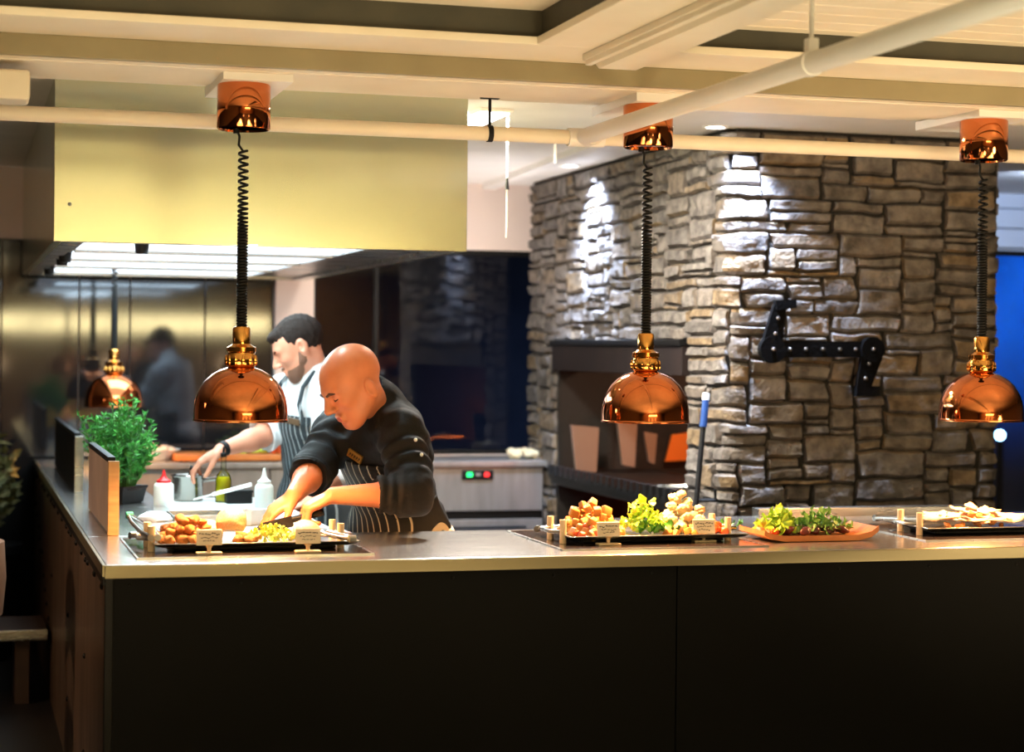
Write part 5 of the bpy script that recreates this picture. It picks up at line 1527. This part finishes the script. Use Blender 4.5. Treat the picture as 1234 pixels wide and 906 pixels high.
# spoon held over the pot
hp_ = WP(P2, wrr+dr/np.linalg.norm(dr)*.135)+Vector((0, 0, -.02)); pw = Vector((po.location.x, po.location.y, TT+.05))
spn = root('stirring_spoon', hp_, 'dark stirring spoon held over the cooking pot', 'spoon')
obj('spoon_handle', MB().tube([hp_+(hp_-pw).normalized()*.03, hp_.lerp(pw, .8)], .006, 8), M['blackplastic'], spn)
obj('spoon_bowl', MB().ball(hp_.lerp(pw, .9), (.02, .014, .018), 12, 8), M['blackplastic'], spn)

# added unseen globes and strip, glowing for reflections in copper and steel
wl = root('reflection_globe', (.4, -3.95, 1.2), 'added glowing globe behind the viewer, for reflections in the copper shades', 'lamp', 'added dining room globes')
obj('back_plate', MB().cbox(.34, .46, -4.0, -3.98, 1.15, 1.29, .006), M['coppergold'], wl)
obj('globe', MB().ball((.4, -3.88, 1.27), .10, 20, 14), mat('globe_glow', (255, 230, 190), .4, emit=(255, 214, 160), estr=3), wl)
for k in range(1, 3): dup(wl, (.4+1.4*k, -3.95, 1.2))
ll = root('reflection_strip', (2.1, -3.95, 1.65), 'added long cream glowing band behind the viewer, mirrored in the splashback', 'glowing strip')  # added glowing strip, unseen, giving the splashback its mirrored band
obj('housing', MB().cbox(.3, 3.9, -4.0, -3.9, 1.66, 1.92, .01), M['coppergold'], ll)
obj('diffuser', MB().cbox(.32, 3.88, -3.905, -3.89, 1.68, 1.90, .004), mat('strip_glow', (255, 240, 190), .5, emit=(255, 232, 160), estr=13), ll)
# ================================================================== LIGHT
def lamp(name, kind, loc, power, col, size=.1, aim=None, spot=60, blend=.6, sy=None):
    d = bpy.data.lights.new(name, kind); d.energy = power; d.color = lin(col)[:3]
    if kind == 'AREA':
        d.size = size
        if sy: d.shape = 'RECTANGLE'; d.size_y = sy
    else: d.shadow_soft_size = size
    if kind == 'SPOT': d.spot_size = math.radians(spot); d.spot_blend = blend
    o = bpy.data.objects.new(name, d); C.objects.link(o); o.location = loc
    if aim is not None:
        o.rotation_euler = (Vector(aim)-Vector(loc)).to_track_quat('-Z', 'Y').to_euler()
    return o
WARM = (255, 180, 110); COOL = (214, 240, 246); NEUT = (255, 244, 230); BLUEW = (196, 218, 255)
for l in (L1, L2, L3):
    lamp('heat_lamp_light', 'SPOT', (l.location.x, l.location.y, l.location.z+.02), 56, WARM, .03, (l.location.x, l.location.y, 0), 150, .5)
lamp('far_lamp_light', 'SPOT', (.72, 9.37, 1.234), 40, WARM, .03, (.72, 9.37, 0), 150, .5)
for yy in (7.5, 9.1):
    lamp('hood_strip', 'AREA', (.93, yy, 1.86), 8, COOL, .8, (.93, yy, 0), sy=.5)
lamp('hood_strip', 'AREA', (.85, 6.9, 1.86), 9, COOL, .6, (.93, 6.9, 0), sy=.3)
# downlights by the chimney
lamp('downlight_beam', 'SPOT', (2.875, 8.85, 2.41), 300, BLUEW, .03, (2.97, 8.8, 1.6), 104, .9)
lamp('downlight_beam', 'SPOT', (3.0, 7.08, 2.41), 260, BLUEW, .03, (3.03, 7.15, 1.6), 96, .9)
lamp('square_light_beam', 'AREA', (sq.x+.06, sq.y, 2.395), 75, NEUT, .19, (sq.x+.06, sq.y, 0), sy=.4)
# added warm spots without fixtures, brightening beams, hood and stone from the front
DW = (255, 222, 172)
for (lx, ly, pw) in ((-.2, 3.5, 60), (1.5, 3.6, 42), (3.5, 3.6, 90)):
    lamp('front_fill', 'SPOT', (lx, ly, .42), pw, DW, .6, (lx*.8+.4, 5.6, 2.5), 78, .5)
lamp('front_fill', 'SPOT', (4.6, 2.2, .98), 120, DW, .4, (3.8, 7.2, 2.6), 60, .7)
for (lx, ly) in ((-.6, 2.2), (1.7, 2.2), (4.0, 2.2), (-.2, -.9), (2.4, -.9), (1.0, -3)):
    lamp('ceiling_fill', 'SPOT', (lx, ly, .35), 85 if ly > 0 else 150, (255, 240, 196), .3, (lx, ly+.3, 2.6), 140, .9)  # added unseen spots, lighting the ceiling mirrored in hood and canopies
lamp('left_fill', 'SPOT', (-1.8, 6.4, 1.75), 60, (255, 210, 170), .15, (.4, 7.0, .5), 80, .9)  # added unseen spot, brightening the side counter's panels
lamp('downlight_beam', 'SPOT', (.95, 6.32, 2.41), 60, COOL, .05, (1.0, 6.35, .9), 84, .8)  # beam of the added downlight over the prep table
# added spot without fixture, thrown up on ceiling and back wall
lamp('kitchen_fill', 'SPOT', (2.45, 9.3, 1.25), 36, (250, 238, 232), .15, (2.4, 9.5, 2.42), 140, .9)
for xx in (-.8, 1.6, 4.0): lamp('front_wall_fill', 'SPOT', (xx, -2.2, 2.4), 200, WARM, .2, (xx, -4, 1.2), 110, .8)  # added unseen spots, so the copper shades mirror a lit wall
# night garden
gb = at(1, 14.5, 1232, 375)
lamp('garden_blue', 'SPOT', (gb.x+.2, 13.0, gb.z+.3), 420, (30, 130, 235), .2, gb, 74, 1)
lamp('garden_blue', 'SPOT', (4.2, 13.0, 1.3), 5, (150, 175, 225), .1, (4.1, 14.5, 1.3), 80, 1)
lamp('siding_fill', 'SPOT', (5.2, 8.2, 2.40), 60, BLUEW, .05, (5.4, 9.6, 2.2), 120, .9)  # added unseen spot, brightening the pale siding
lamp('firebox_light', 'POINT', (3.5, 8.6, 1.66), 16, (255, 204, 164), .06)  # added fill above the lintel, brightening plates and grate
lamp('firebox_light', 'POINT', (3.66, 7.86, 1.0), 16, (255, 126, 50), .08)
w = bpy.data.worlds.new('night'); bpy.context.scene.world = w; w.use_nodes = True
w.node_tree.nodes['Background'].inputs[0].default_value = (.045, .05, .06, 1); w.node_tree.nodes['Background'].inputs[1].default_value = .6

# ================================================================== CAMERA
cd = bpy.data.cameras.new('camera'); cam = bpy.data.objects.new('camera', cd); C.objects.link(cam)
c_, s_ = math.cos(ROLL), math.sin(ROLL)
R_ = RGT*c_+UP*s_; U_ = UP*c_-RGT*s_
mw = Matrix((R_, U_, -FWD)).transposed().to_4x4(); mw.translation = (0, 0, CAMZ)
cam.matrix_world = mw
cd.sensor_width = 36; cd.lens = FPX/1234*36; cd.shift_y = -(453-CY)/1234.; cd.clip_start = .05
cd.dof.use_dof = True; cd.dof.focus_distance = 5.9; cd.dof.aperture_fstop = 2.4
sc_ = bpy.context.scene; sc_.camera = cam
vs_ = sc_.view_settings; vs_.view_transform = 'Standard'; vs_.look = 'None'; vs_.gamma = 1; vs_.exposure = .8; vs_.use_curve_mapping = False
sc_.cycles.use_denoising = True; sc_.cycles.max_bounces = 8; sc_.cycles.caustics_reflective = True; sc_.cycles.blur_glossy = 1.5; sc_.cycles.caustics_refractive = False
sc_.cycles.sample_clamp_indirect = 6
